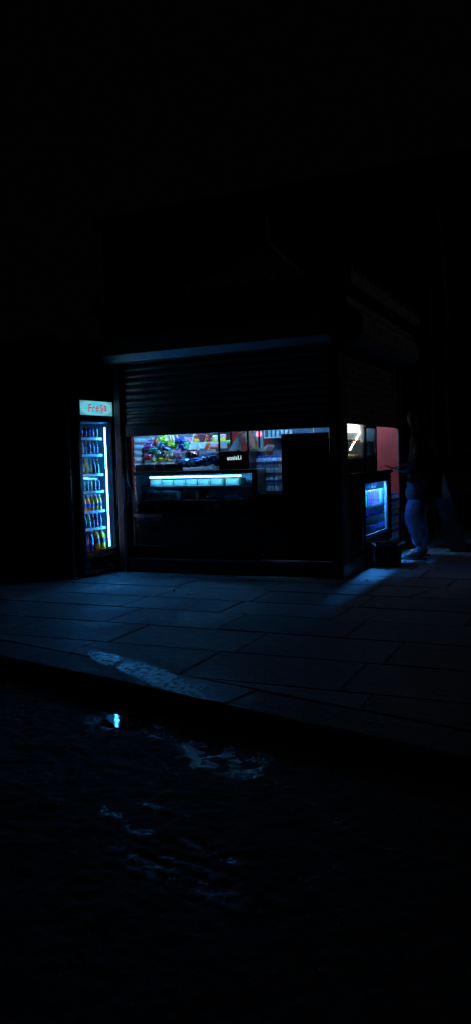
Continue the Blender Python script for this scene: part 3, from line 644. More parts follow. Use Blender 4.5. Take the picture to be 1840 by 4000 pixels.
for k in range(3):
    carton('food_pack', f"brown pack {['at the left', 'in the middle', 'at the right'][k]} of the three on the bottom shelf left side", 'food pack', (x, Y0+.17, .6855), (.085, .16, .085), DK, group='brown packs on the bottom shelf of the counter', tape=W_dark); x += .095
x = -1.62
for k in range(4):
    carton('food_pack', f"grey green pack {['leftmost', 'second from left', 'third from left', 'rightmost'][k]} on the bottom shelf right side", 'food pack', (x, Y0+.17, .6855), (.115, .16, .09), mat('grey_green_pack', (.22, .27, .22), .5), group='grey green packs on the bottom shelf of the counter', tape=CH2); x += .122

# ---- crumpled bags
def bag(name, label, loc, size, col, rot=(0, 0, 0), group=None, foil=False, cat='snack bag', patch=None, seed=0):
    w_, h_, t_ = size; s_ = seed or random.randint(1, 9999)
    cn = f"{'foil' if foil else 'film'}_{int(col[0]*99)}_{int(col[1]*99)}_{int(col[2]*99)}"
    names_ = {}
    m = mat(cn, col, .16 if foil else .26, metal=.55 if foil else .0, var=.35, scale=14, bump=.35, bscale=25, coat=.7)
    m.name = ('shiny_foil' if foil else 'printed_film')
    o = thing(name, label, cat, loc, 0, group); o.rotation_euler = rot
    def pt(u, v, sgn):
        a = 2*u-1; b = 2*v-1
        ed = max(0, 1-abs(a)**3)*max(0, 1-abs(b)**3.2)
        nn = noise.noise(Vector((a*2.4+s_, b*2.4, sgn*3)))*.35+noise.noise(Vector((a*5+s_, b*5, sgn*7)))*.18
        sq = 1-.10*abs(b)**2
        return (a*w_/2*sq+.012*noise.noise(Vector((s_, b*4, 1))), sgn*t_/2*ed**.6*(1+nn)+.01*noise.noise(Vector((a*3, b*3+s_, 5))), b*h_/2*(1-.06*a*a))
    B().grid(lambda u, v: pt(u, v, -1), 14, 14).grid(lambda u, v: pt(u, v, 1), 14, 14).build('pouch', m, o)
    z_ = h_/2*.97
    B().box(-w_*.44, w_*.44, -.002, .002, z_-.004, z_+.012).build('top_seal', m, o)
    if patch:
        B().grid(lambda u, v: tuple(Vector(pt(.25+u*.5, .3+v*.4, -1))+Vector((0, -.003, 0))), 6, 6).build('print_patch', patch, o)
    return o
P_w = mat('print_white', (.7, .72, .75), .3); P_y = mat('print_yellow', (.75, .55, .05), .3); P_g = mat('print_green', (.15, .6, .08), .3); P_r = mat('print_red', (.7, .05, .04), .3); P_p = mat('print_pink', (.7, .2, .5), .3); P_b = mat('print_blue', (.03, .10, .5), .3)
def px(x, y, Y): return tuple(at(x, y, Y))
K = 2.7e-3    # metres per photo pixel at the kiosk front
bags = [  # px, py, Y, w px, h px, thick, colour, tilt deg (in the picture plane), yaw, words, patch
 (578, 1752, .30, 52, 30, .07, (.22, .04, .24), 12, 0, 'purple snack bag with a pointed corner, far left of the pile', None),
 (586, 1733, .42, 40, 26, .06, (.06, .07, .25), -8, 10, 'navy snack bag with dotted print high on the left of the pile', P_p),
 (611, 1731, .38, 26, 34, .05, (.50, .04, .03), 38, 0, 'small red snack bag tilted on the left of the pile', None),
 (594, 1722, .50, 30, 30, .03, (.45, .62, .65), 60, 0, 'pale blue wrapper standing behind the red snack bag', None),
 (637, 1724, .55, 62, 40, .08, (.42, .62, .04), 14, 0, 'lime yellow snack bag at the top of the pile', None),
 (627, 1741, .38, 36, 30, .06, (.10, .42, .32), -10, 0, 'teal snack bag below the lime yellow bag', None),
 (672, 1741, .45, 46, 26, .07, (.25, .60, .03), -4, 0, 'bright green snack bag below the white rolls', P_y),
 (645, 1750, .30, 70, 20, .05, (.03, .08, .30), -26, 0, 'long shiny blue wrapper lying across the pile', None),
 (702, 1722, .45, 50, 22, .06, (.03, .10, .50), 12, 0, 'bright blue snack bag near the top right of the pile', None),
 (712, 1750, .35, 34, 34, .07, (.02, .05, .24), 20, 0, 'shiny dark blue snack bag under the bright blue one', None),
 (731, 1722, .55, 46, 26, .07, (.62, .30, .52), -6, 0, 'pink snack bag on the right slope of the pile', P_p),
 (722, 1744, .45, 44, 34, .08, (.06, .42, .18), 10, 0, 'sea green snack bag under the pink one', P_g),
 (598, 1762, .28, 46, 28, .07, (.03, .20, .17), 6, 0, 'dark green snack bag low on the left of the pile', None),
 (556, 1784, .34, 40, 36, .08, (.03, .04, .06), 4, 0, 'black snack bag at the lower left end of the pile', None),
 (580, 1784, .26, 44, 30, .07, (.15, .02, .08), -6, 0, 'maroon snack bag low in the pile beside the black one', P_r),
 (620, 1776, .28, 34, 40, .06, (.16, .20, .20), 22, 0, 'clear grey snack bag leaning in the low middle of the pile', None),
 (638, 1779, .24, 26, 42, .05, (.02, .012, .012), 0, 0, 'black pointed snack bag in the middle of the pile', None),
 (656, 1780, .24, 22, 36, .05, (.22, .17, .16), 4, 0, 'brown snack bag right of the black pointed one', P_w),
 (674, 1776, .26, 30, 40, .06, (.28, .22, .26), -8, 0, 'beige snack bag with pale top in the right of the pile', P_w),
 (697, 1778, .26, 34, 46, .07, (.26, .12, .20), 16, 0, 'plum printed snack bag at the right foot of the pile', P_p),
 (545, 1800, .30, 50, 20, .06, (.03, .05, .13), 0, 0, 'dark blue packet lying behind the row of cartons', None),
 (752, 1778, .30, 66, 36, .09, (.14, .03, .05), -6, 0, 'dark red foil bag below the white display tray', None),
]
for (x, y, Y, w_, h_, t_, c, tilt, yaw, words, patch) in bags:
    bag('snack_bag', words, px(x, y, Y), (w_*K, h_*K, t_), c, (R(-12), R(-tilt), R(yaw)), 'snack bags piled on the counter', foil=('shiny' in words or 'foil' in words), patch=patch)
for k, (x, y, Y, w_, h_, tl_, words) in enumerate([(706, 1812, .18, 58, 34, 10, 'leftmost of the row'), (732, 1808, .2, 44, 36, -20, 'second from left'), (768, 1806, .18, 52, 40, 5, 'third from left'), (797, 1800, .20, 44, 44, -14, 'fourth from left'), (822, 1796, .18, 44, 42, 12, 'fifth from left'), (846, 1798, .17, 34, 50, 8, 'beside the black sausage cooker')]):
    bag('foil_bag', f"crumpled blue foil bag on the counter front, {words}", px(x, y, Y), (w_*K, h_*K, .10), (.03, .12, .30), (R(-18), R(-tl_), R(10*k-20)), 'blue foil bags along the counter front', foil=True)
bag('wrapped_meat', 'clear plastic wrapped meat pack on the counter middle shelf at the right', px(835, 1940, .25), (.20, .05, .09), (.30, .10, .12), (R(-10), R(2), 0), None, foil=True, cat='food pack', patch=P_r)
bag('wrapped_meat', 'shiny wrapped sausage pack at the right end of the counter middle shelf', px(905, 1942, .25), (.19, .04, .08), (.22, .16, .22), (R(-10), R(-6), 0), None, foil=True, cat='food pack')
# white and orange wrapped rolls standing in the lime bag
rp = thing('wrapped_roll', 'white and orange wrapped roll at the left end of the four', 'snack roll', px(655, 1716, .55), 0, 'wrapped rolls standing on top of the snack pile')
B().lathe([(.004, -.055), (.012, -.045), (.016, -.03), (.016, .03), (.012, .045), (.004, .055)], seg=10).build('wrapper', mat('roll_wrapper', (.72, .78, .80), .2, coat=.5), rp)
B().box(-.012, .004, -.0175, -.013, -.03, .03).build('orange_band', mat('orange_print', (.85, .28, .03), .3), rp)
rp.rotation_euler = (R(-10), R(-14), 0)
for k, (x, words) in enumerate([(667, 'second from left among the four'), (678, 'third from left among the four'), (695, 'at the right end of the four')]):
    dup(rp, px(x, 1715, .55), f"white and orange wrapped roll {words}", rot=(R(-10), R(-14-4*k), 0))
tag(B().tube([px(613, 1697, .7), px(636, 1717, .6)], .003).build('drinking_straw', M_white), 'thin white straw sticking out behind the snack pile', 'straw')
# row of low cartons along the counter front left, with yellow green lids
for k, (x0, x1, words, lid) in enumerate([(513, 556, 'leftmost carton with orange lid', P_r), (559, 603, 'second carton from left', P_y), (605, 640, 'third carton from left', P_y), (642, 694, 'rightmost carton with yellow lid', P_y)]):
    a = at(x0, 1841, .12); b_ = at(x1, 1841, .12)
    carton('snack_carton', f"{words} in the dark row at the counter front", 'carton', ((a.x+b_.x)/2, .19, 1.1405), (b_.x-a.x-.006, .14, .072), DK, group='dark snack cartons at the counter front', lid=lid, tape=W_dark)
for k, (x, y, tl_, c, words) in enumerate([(598, 1799, 4, (.5, .12, .1), 'pink striped packet on the third carton'), (618, 1795, 14, (.35, .5, .04), 'lime packet lying tilted on the cartons'), (648, 1795, -2, (.45, .5, .05), 'yellow green packet on the rightmost carton'), (605, 1803, -3, (.30, .45, .15), 'pale green packet on the second carton'), (640, 1801, 2, (.6, .2, .05), 'orange ended packet between the yellow green ones'), (665, 1803, 0, (.35, .10, .05), 'rust coloured packet at the right of the lids')]):
    o = thing('flat_packet', words, 'packet', px(x, y, .2), 0, 'flat packets on the dark cartons'); o.rotation_euler = (0, R(-tl_), R(8*k-20))
    B().box(-.05, .05, -.03, .03, -.006, .006).build('packet_body', mat(f'packet_{k}', c, .35, coat=.4), o, bevel=.003)
    B().box(.035, .0515, -.0315, .0315, -.0075, .0075).build('end_band', P_y, o)

# ---- white tiered display tray with cracker packs
tr = thing('display_tray', 'white tiered cardboard display tray holding cracker packs on the counter', 'tray', px(790, 1765, .40), 0)
ot = px(790, 1765, .40); T = B()
a, b_, c = at(757, 1708, .62), at(722, 1765, .36), at(858, 1765, .36)
T.prism([(.36, 1.20), (.375, 1.20), (.70, 1.60), (.70, 1.62), (.66, 1.62), (.36, 1.25)], 'x', b_.x-.012, b_.x).build('left_cheek', M_white, tr, ot)
B().box(b_.x, c.x, .36, .366, 1.20, 1.342).build('front_panel', mat('lilac_card', (.50, .44, .55), .5), tr, ot)
B().box(b_.x, c.x+.03, .50, .506, 1.38, 1.46).build('tier_panel', M_white, tr, ot)
B().box(b_.x, c.x, .366, .50, 1.330, 1.334).box(b_.x, c.x+.03, .506, .68, 1.446, 1.450).build('tier_floor', M_white, tr, ot)
def pack(words, x, y, Y, w_, h_, c, tilt, pm, txt=None, t_=.03):
    o = thing('cracker_pack', words, 'snack pack', px(x, y, Y), 0, 'cracker packs in the white display tray'); o.rotation_euler = (R(-8), R(-tilt), 0)
    B().box(-w_*K/2, w_*K/2, -t_/2, t_/2, -h_*K/2, h_*K/2).build('pack_body', mat('pack_'+words.split()[0], c, .28, coat=.5, var=.2, scale=20), o, bevel=.006)
    pp = B().box(-w_*K*.4, w_*K*.4, -t_/2-.002, -t_/2-.0005, -h_*K*.4, h_*K*.05).build('print_patch', pm, o)
    if txt: text('pack_writing', txt, h_*K*.5, mat('print_pale_blue', (.55, .7, .85), .3), o, TM(0, h_*K*.2, -t_/2-.001), .0005, .9)
pack('red and yellow cracker pack standing at the left of the upper tier', 772, 1716, .60, 30, 36, (.60, .05, .04), 0, P_y)
pack('plum foil cracker pack fanned out at the left centre of the upper tier', 785, 1712, .56, 18, 36, (.16, .02, .05), 22, W_dark)
pack('plum dark cracker pack fanned the other way on the upper tier', 793, 1713, .55, 16, 36, (.16, .02, .05), -14, W_dark)
pack('red cracker pack with yellow print at the centre of the upper tier', 805, 1715, .60, 24, 34, (.60, .05, .04), 4, P_y)
pack('maroon cracker pack leaning right at the centre of the upper tier', 820, 1712, .55, 12, 38, (.2, .02, .03), -34, W_red)
pack('green cracker pack with blue writing left of the black upright', 840, 1717, .60, 30, 32, (.12, .45, .10), 6, P_y, 'Crax')
pack('red cracker pack with pale blue writing right of the black upright', 872, 1713, .60, 34, 34, (.62, .06, .04), 4, P_y, 'Crax')
pack('lime green cracker pack lying right of the black upright', 888, 1729, .56, 32, 18, (.22, .6, .06), 4, P_g)
pack('orange striped cracker pack lying flat in the lower tier', 838, 1748, .45, 44, 8, (.70, .12, .03), 2, P_r)
pack('blue and red cracker pack lying flat in the lower tier behind', 838, 1739, .5, 40, 8, (.25, .05, .22), 0, P_w)
pack('yellow and blue cracker pack at the front of the lower tier', 826, 1760, .42, 40, 8, (.65, .30, .05), 0, P_b)
pack('white cracker pack leaning left with dark writing', 777, 1748, .42, 22, 26, (.7, .72, .7), 40, P_w, 'ker')
pack('pearl white bright pack standing tilted by the orange one', 800, 1742, .42, 10, 32, (.75, .78, .78), -22, P_w)
pack('amber orange pack standing tilted at the tray middle', 812, 1743, .44, 12, 34, (.8, .28, .04), -18, P_r)

# ================================================================ SAUSAGE COOKER WITH LETTERING
sc_ = thing('sausage_cooker', 'black sausage cooker with glass upper case and white sosisli lettering', 'cooker', (-1.25, .12, 1.1405)); os_ = (-1.25, .12, 1.1405)
B().box(-1.43, -1.07, .115, .45, 1.1405, 1.335).build('base', M_black, sc_, os_, .006)
uc = B().box(-1.43, -1.412, .117, .135, 1.336, 1.66).box(-1.085, -1.068, .117, .135, 1.336, 1.66).box(-1.43, -1.412, .43, .448, 1.336, 1.66).box(-1.085, -1.068, .43, .448, 1.336, 1.66).box(-1.43, -1.068, .117, .448, 1.661, 1.69)
uc.build('frame', M_black, sc_, os_)
B().box(-1.411, -1.086, .122, .126, 1.337, 1.66).build('glass_pane', M_glass, sc_, os_)
B().box(-1.2, -1.18, .11, .13, 1.33, 1.352).build('knob', M_black, sc_, os_, .004)
m_t = emat('lettering_white', (.60, .88, .98), 1.0)  # brightness of the letters is put in as emission
t_ = text('lettering', 'sosisLi', .064, m_t, sc_, Matrix.Translation((.0, 0, 0)), .001, .93)
c = at(915, 1789, .112); t_.data.transform(Matrix.Translation((c.x+1.25, c.y-.12, c.z-1.1405)) @ Matrix.Rotation(R(-1.2), 4, 'Y') @ Matrix.Rotation(R(90), 4, 'X'))
wp = B(); q = [at(892, 1760, .30), at(933, 1697, .34), at(938, 1762, .30)]; wp.add([tuple(p) for p in q]+[tuple(p+Vector((.01, .03, 0))) for p in q], [(0, 1, 2), (5, 4, 3), (0, 3, 4, 1), (1, 4, 5, 2), (2, 5, 3, 0)])
wp.build('tray_side', mat('white_enamel', (.62, .64, .68), .4), sc_, os_)

# ---- brown garment of the vendor, red heater lamp, shelf with glasses, grey curtain wall at the back
gm = B()
ctrl = [(946, 1668, 44), (962, 1690, 46), (975, 1715, 50), (988, 1740, 46), (1000, 1765, 40)]
def gar(u, v):
    i = v*(len(ctrl)-1); k = min(int(i), len(ctrl)-2); t = i-k; cx_ = ctrl[k][0]*(1-t)+ctrl[k+1][0]*t; cy_ = ctrl[k][1]*(1-t)+ctrl[k+1][1]*t; hw_ = ctrl[k][2]*(1-t)+ctrl[k+1][2]*t
    a = u*2*math.pi; p = at(cx_, cy_, 1.25); r_ = hw_*.5*K*1.25*(1+.12*math.sin(a*5+v*9)+.1*noise.noise(Vector((u*6, v*6, 2))))
    return (p.x+r_*math.cos(a), p.y+r_*.7*math.sin(a), p.z)
gm.grid(gar, 36, 16).build('cloth', mat('brown_cloth', (.20, .06, .035), .8, bump=.4), thing('vendor_garment', 'brown cloth garment of the vendor behind the glass cooker case', 'garment', px(975, 1765, 1.25)), px(975, 1765, 1.25))
rl = thing('red_lamp', 'round glowing red lamp behind the glass case', 'lamp', px(1012, 1695, 1.5)); 
B().lathe([(.0, -.036), (.022, -.03), (.034, -.012), (.036, .006), (.028, .026), (.0, .036)], seg=18).build('bulb', emat('red_glow', (1.0, .11, .17), 6), rl)
B().lathe([(.045, .034), (.02, .05), (.012, .075)], seg=14).build('socket', M_dark, rl)
B().tube([(0, 0, .07), (0, 0, .75)], .003).build('cord', M_black, rl)
tag(B().box(-1.92, -1.72, 2.10, 2.12, .17, 2.40).build('grey_curtain', mat('grey_cloth', (.28, .34, .40), .8, bump=.3)), 'grey cloth hanging behind the red lamp', 'curtain')
shf = thing('wall_shelf', 'pale wall shelf holding glasses above the water packs', 'shelf', (-1.25, 1.6, 1.50)); 
pa, pb = at(1037, 1708, 1.5), at(1094, 1708, 1.5)
oo = (-1.25, 1.6, 1.50)
B().box(pa.x-.02, pb.x+.6, 1.5, 1.75, pa.z-.012, pa.z).build('board', mat('shelf_board', (.35, .5, .55), .45), shf, oo)
B().box(pa.x-.02, pa.x, 1.5, 1.75, pa.z, pa.z+.5).build('side', mat('shelf_side', (.3, .4, .45), .45), shf, oo)
B().box(pa.x-.03, pb.x+.6, 1.752, 1.77, 1.0, pa.z+.6).build('back_board', mat('navy_board', (.03, .07, .13), .5), shf, oo)
g0 = None
for k in range(6):
    loc = (pa.x+.03+k*.058, 1.56, pa.z+.0005); words = ['leftmost', 'second from left', 'third from left', 'fourth from left', 'fifth from left', 'sixth from left'][k]
    lb = f"tall drinking glass, {words} on the wall shelf"
    if g0 is None:
        g0 = thing('drinking_glass', lb, 'glass', loc, 0, 'glasses on the wall shelf'); B().lathe([(.018, 0), (.019, .004), (.025, .14), (.022, .14), (.016, .006)], seg=14).build('tumbler', clearplastic('glassware', (.75, .88, .95), .45), g0)
    else: dup(g0, loc, lb)
bx = thing('cardboard_box', 'grey brown cardboard box behind the cooker, under a wooden tray', 'box', (-1.09, .46, 1.142)); 
B().box(-1.20, -.99, .40, .62, 1.142, 1.325).build('box_body', mat('cardboard', (.20, .17, .13), .8, var=.15), bx, (-1.09, .46, 1.142))
wt = thing('wooden_tray', 'pale wooden tray on the cardboard box behind the cooker', 'tray', (-1.09, .46, 1.33))
B().box(-1.19, -1.015, .388, .395, 1.329, 1.366).box(-1.19, -1.015, .61, .617, 1.329, 1.366).box(-1.20, -1.19, .388, .617, 1.329, 1.366).box(-1.015, -1.005, .388, .617, 1.329, 1.366).box(-1.19, -1.015, .395, .61, 1.329, 1.333).build('tray_frame', mat('pale_wood', (.55, .48, .34), .5, var=.2, scale=30), wt, (-1.09, .46, 1.33))
B().prism([(-1.004, 1.334), (-.965, 1.375), (-.965, 1.40), (-1.004, 1.375)], 'y', .40, .60).build('paper_flap', M_white, wt, (-1.09, .46, 1.33))
cb = thing('small_bottles_tray', 'little cluster of shiny jars on the wooden tray', 'jars', (-1.04, .48, 1.3335))
for k in range(3): B().lathe([(.012, 0), (.014, .002), (.014, .03), (.009, .04)], (k*.032-.03, 0, 0), 10).build('jar', clearplastic('glassware', (.75, .88, .95), .45), cb)

# ---- shrink wrapped water packs
W_body = clearplastic('water_plastic', (.86, .93, .99), .85, .2); W_film = clearplastic('shrink_film', (.85, .93, 1), .10, .1); W_lab = mat('water_label', (.02, .07, .40), .4); 
def waterpack(label, loc, nx_, ny_, rz=0., group=None, name='water_pack', pitch=.0575, h=.185):
    o = thing(name, label, 'water pack', loc, rz, group); sc1 = h/.183
    for i in range(nx_):
        for j_ in range(ny_):
            x_ = (i-(nx_-1)/2)*pitch; y_ = j_*pitch+.03
            bt = B().lathe([(.024*1.12, 0), (.0275, .006*sc1), (.0275, .05*sc1), (.026, .055*sc1), (.0275, .06*sc1), (.0275, .12*sc1), (.022, .145*sc1), (.012, .160*sc1), (.011, .172*sc1)], (x_, y_, 0), 14).build('bottle', W_body, o)
            B().lathe([(.0145, .164*sc1), (.0145, .181*sc1), (.012, .183*sc1)], (x_, y_, 0), 10).build('cap', C_blue, bt)
            B().lathe([(.0283, .088*sc1), (.0283, .122*sc1)], (x_, y_, 0), 14).build('label', W_lab, bt)
    hx = nx_*pitch/2+.002
    fm = B(); pr_ = [(-hx, 0), (hx, 0), (hx, h*.66), (hx-.012, h*.86), (hx-.03, h+.001), (-hx+.03, h+.001), (-hx+.012, h*.86), (-hx, h*.66)]
    fm.prism(pr_, 'y', -.001, ny_*pitch+.004).build('shrink_film', W_film, o)
    return o
waterpack('shrink wrapped pack of small water bottles, upper one behind the counter', (-.935, .30, 1.092), 5, 3, group='water packs inside the front opening')
waterpack('shrink wrapped pack of small water bottles, lower one behind the counter', (-.945, .30, .892), 5, 3, group='water packs inside the front opening')
tag(B().box(-1.12, -.72, .29, .62, .168, .888).build('pack_stand', M_dark), 'dark stand under the water packs', 'stand')
# dark door panel and lower panel of the front
dp = kp('door', B().box(-.672, -.150, .062, .105, .17, 1.497), M_black, .004)
B().box(-.640, -.62, .045, .062, .78, .90).build('handle', M_dark, dp)
kp('lower_panel', B().box(-.953, -.674, .066, .10, .17, .875), M_dark)
kp('lower_panel', B().box(-.149, -.127, .066, .10, .17, 1.13), M_dark)
tag(B().rbox((-.905, .045, .225), (.022, .012, .010), (0, .5, .3)).build('paper_scrap', M_white), 'small white paper scrap on the front ledge', 'litter')
# power cable looping from the counter to the left post
tag(B().tube([px(500, 1838, -.01), px(497, 1850, -.03), px(500, 1880, -.035), px(514, 1910, -.03), px(517, 1935, -.03), px(508, 1955, -.035), px(490, 1972, -.06), px(478, 1995, -.07), px(466, 2025, -.07), px(458, 2050, -.06), px(455, 2068, -.05)], .0045, 8).build('power_cable', mat('grey_cable', (.35, .36, .38), .5)), 'grey power cable looping from the counter past the left post', 'cable')
tag(B().tube([px(498, 1845, .0), px(502, 1890, -.02), px(519, 1920, -.02), px(521, 1945, -.02), px(510, 1963, -.03)], .0035, 8).build('thin_cable', MATS['grey_cable']), 'second thinner cable hanging behind the looping power cable', 'cable')

# ================================================================ SIDE OPENING
# food warmer at the corner: glass case with LED strips and buns
fwm = thing('food_warmer', 'brightly lit glass food warmer with buns at the kiosk corner', 'food warmer', (-.2, .6, 1.0)); of = (-.2, .6, 1.0)
WX0, WX1, WY0, WY1, WZ0, WZ1 = -.37, -.035, .20, .93, 1.215, 1.62
B().box(WX0, WX1+.003, WY0, WY1+.02, 1.0, WZ0).build('base', M_black, fwm, of, .004)
B().box(WX0, WX1, WY0, WY1, WZ1, WZ1+.03).box(WX0, WX1, WY1-.006, WY1, WZ0, WZ1).build('case', mat('warmer_white', (.6, .62, .6), .35), fwm, of)
B().box(WX1-.012, WX1, WY1+.001, WY1+.018, WZ0, WZ1+.03).box(WX1-.012, WX1, WY0, WY0+.014, WZ0, WZ1).box(WX0, WX0+.012, WY0, WY0+.014, WZ0, WZ1).build('frame', mat('brass_frame', (.45, .42, .30), .3, metal=.5), fwm, of)
B().box(WX1-.006, WX1-.003, WY0+.015, WY1-.008, WZ0+.001, WZ1-.001).build('side_glass', M_glass, fwm, of)
B().box(WX0+.014, WX1-.015, WY0+.003, WY0+.006, WZ0+.001, WZ1-.001).build('front_glass', M_glass, fwm, of)
B().box(WX0+.005, WX1-.012, WY0+.015, WY1-.008, 1.385, 1.391).build('rack', mat('rack_steel', (.5, .52, .5), .3, metal=.6), fwm, of)
B().box(WX0+.005, WX1-.012, WY0+.015, WY1-.008, WZ0+.001, WZ0+.006).build('tray', mat('tray_steel', (.6, .6, .55), .3, metal=.4), fwm, of)
wl = emat('warm_led', (1.0, .93, .80), 26)
b_ = B()
for k in range(24): b_.box(WX1-.05, WX1-.042, WY0+.05+k*.028, WY0+.064+k*.028, WZ1-.045, WZ1-.038)
b_.build('led_row', wl, fwm, of)
b_ = B(); p1 = at(1367, 1757, .50); p2 = at(1405, 1691, .86)
for k in range(16):
    p = p1.lerp(p2, k/15); b_.rbox(tuple(p), (.009, .012, .012), (0, 0, 0))
b_.build('led_row', wl, fwm, of)
B().box(WX0+.04, WX1-.03, WY1-.026, WY1-.012, 1.505, 1.575).build('lamp_panel', emat('warm_panel', (.92, .96, 1.0), 3), fwm, of)
bunm = mat('golden_bun', (.72, .40, .10), .5, var=.25, scale=25, coat=.3); bunm2 = mat('red_brown_bun', (.55, .16, .05), .5, var=.25, scale=25, coat=.3)
def bun(label, loc, m, s=1., rz=0.):
    o = thing('bun', label, 'bun', loc, rz, 'buns in the food warmer')
    B().lathe([(.0, 0), (.030*s, .002), (.042*s, .012), (.044*s, .024), (.036*s, .038), (.018*s, .047), (.0, .049)], seg=18).build('crust', m, o)
    B().lathe([(.0345*s, .0395), (.02*s, .0480), (.0, .0505)], seg=12).build('sesame_top', mat('sesame', (.75, .62, .35), .6, var=.4, scale=200), o); o.scale = (1, 1.5, .85); return o
bp1 = bun('golden bun nearest the corner on the warmer tray', (-.10, .32, 1.222), bunm); bp2 = bun('red brown bun nearest the corner on the upper rack', (-.10, .32, 1.3925), bunm2)
for k, w_ in enumerate(['second from the corner', 'third from the corner', 'fourth from the corner', 'farthest from the corner']):
    for pr0, z, nm in ((bp1, 1.222, 'golden bun on the warmer tray'), (bp2, 1.3925, 'red brown bun on the upper rack')):
        dup(pr0, (-.10+.006*k, .32+.125*(k+1), z), f"{nm}, {w_}", rz=.2*k)
for k, w_ in enumerate(['nearest the front', 'in the middle', 'at the far end']):
    dup(bp1, (-.24, .34+.2*k, 1.222), f"golden bun in the rear row of the warmer tray, {w_}", rz=.4*k); dup(bp2, (-.24, .34+.2*k, 1.3925), f"red brown bun in the rear row of the upper rack, {w_}", rz=.4*k)
# second glass case
gc = thing('glass_case', 'dim glass case with one shelf between food warmer and red wall', 'glass case', (-.2, 1.3, 1.066)); og = (-.2, 1.3, 1.066)
GY0, GY1 = 1.03, 1.53
B().box(-.34, -.03, GY0, GY1, 1.066, 1.25).build('base', M_black, gc, og, .004)
B().box(-.045, -.028, GY0, GY0+.04, 1.251, 1.62).box(-.045, -.028, GY1-.03, GY1, 1.251, 1.62).box(-.045, -.028, GY0+.04, GY1-.03, 1.56, 1.62).build('frame', M_black, gc, og)
B().box(-.34, -.334, GY0, GY1-.031, 1.251, 1.62).build('back_panel', translucent('lavender_pane', (.98, .72, .76)), gc, og)
B().box(-.33, -.31, GY1-.06, GY1-.031, 1.251, 1.62).box(-.31, -.05, GY1-.040, GY1-.031, 1.251, 1.56).build('end_panel', mat('grey_green_panel', (.36, .38, .32), .4), gc, og)
B().box(-.33, -.05, GY0+.01, GY1-.042, 1.392, 1.404).build('shelf', M_black, gc, og)
B().box(-.040, -.036, GY0+.041, GY1-.031, 1.251, 1.56).build('glass_pane', M_glass, gc, og)
# side counter and small fridge
sctr = thing('side_counter', 'black worktop on the kiosk side above the small fridge', 'counter', (-.2, 1.1, 1.03))
B().box(-.60, .065, .24, 1.92, 1.030, 1.064).build('worktop', M_black, sctr, (-.2, 1.1, 1.03), .004)
B().box(-.55, .05, 1.86, 1.90, 1.021, 1.029).build('bracket', M_black, sctr, (-.2, 1.1, 1.03))
sf0 = thing('small_fridge', 'low glass fronted drinks fridge glowing blue on the kiosk side', 'fridge', (.012, .25, .17), R(90))
def sfl(x, y, z): return (.012-y, .25+x, .17+z)
# local x -> +Y, local y -> -X
SL, SR = .44, 1.68
M_lin2 = mat('small_fridge_liner', (.07, .08, .09), .4, var=.06)
open_box(B(), SL, SR, .012, .52, .06, .85, .03).box(SL, SR, .012, .52, .0, .059).build('cabinet', M_black, sf0, None, .003)
open_box(B(), SL+.0302, SR-.0302, .03, .488, .0902, .8198, .004).build('inner_liner', M_lin2, sf0)
dd = B().box(SL, SL+.06, -.022, .0119, .05, .86).box(SR-.14, SR, -.022, .0119, .05, .86).box(SL+.06, SR-.14, -.022, .0119, .765, .86).box(SL+.06, SR-.14, -.022, .0119, .05, .165).build('door', M_black, sf0, None, .003)
B().box(SR-.205, SR-.1405, -.020, .008, .166, .764).build('inner_frame', mat('frame_blue_grey', (.06, .075, .09), .45, metal=.1), dd)
B().box(SL+.0605, SR-.2055, -.016, .004, .166, .190).build('inner_sill', MATS['frame_blue_grey'], dd)
B().box(SL+.061, SR-.206, -.009, -.005, .191, .764).build('door_glass', M_glass, dd)
B().box(SL-.06, SL-.004, -.01, .02, .05, .60).build('side_strip', mat('strip_blue_grey', (.16, .19, .22), .4), sf0)
gl = B().box(.0, SL-.065, .03, .05, .0, .85)
for k in range(13): gl.rbox((.185, .012, .10+k*.055), (.35, .03, .006), (R(38), 0, 0))
gl.build('compressor_grille', M_dark, sf0)
B().tube([(SL+.42, .021, .806), (SR-.16, .021, .806)], .0075).build('tube_lamp', emat('deep_blue_tube', (.05, .34, 1.0), 6200), sf0)
B().box(SL+.031, SR-.031, .0305, .0335, .775, .8195).build('lamp_reflector', M_alu, sf0)  # unseen plate added to keep the front tube's light off the inside
B().tube([(SL+.10, .42, .806), (SR-.10, .42, .806)], .0075).build('tube_lamp', emat('rear_blue_tube', (.06, .34, 1.0), 170), sf0)  # unseen second tube added to light the fridge inside
for k, z in enumerate((.50, .50)):
    if k: break
    b_ = B()
    for q in range(16): b_.box(SL+.035, SR-.035, .04+q*.026, .043+q*.026, z-.006, z-.002)
    b_ = b_.build('shelf', M_alu, sf0); B().box(SL+.036, SR-.04, .031, .036, z-.024, z+.002).build('price_strip', MATS['small_fridge_liner'], b_)
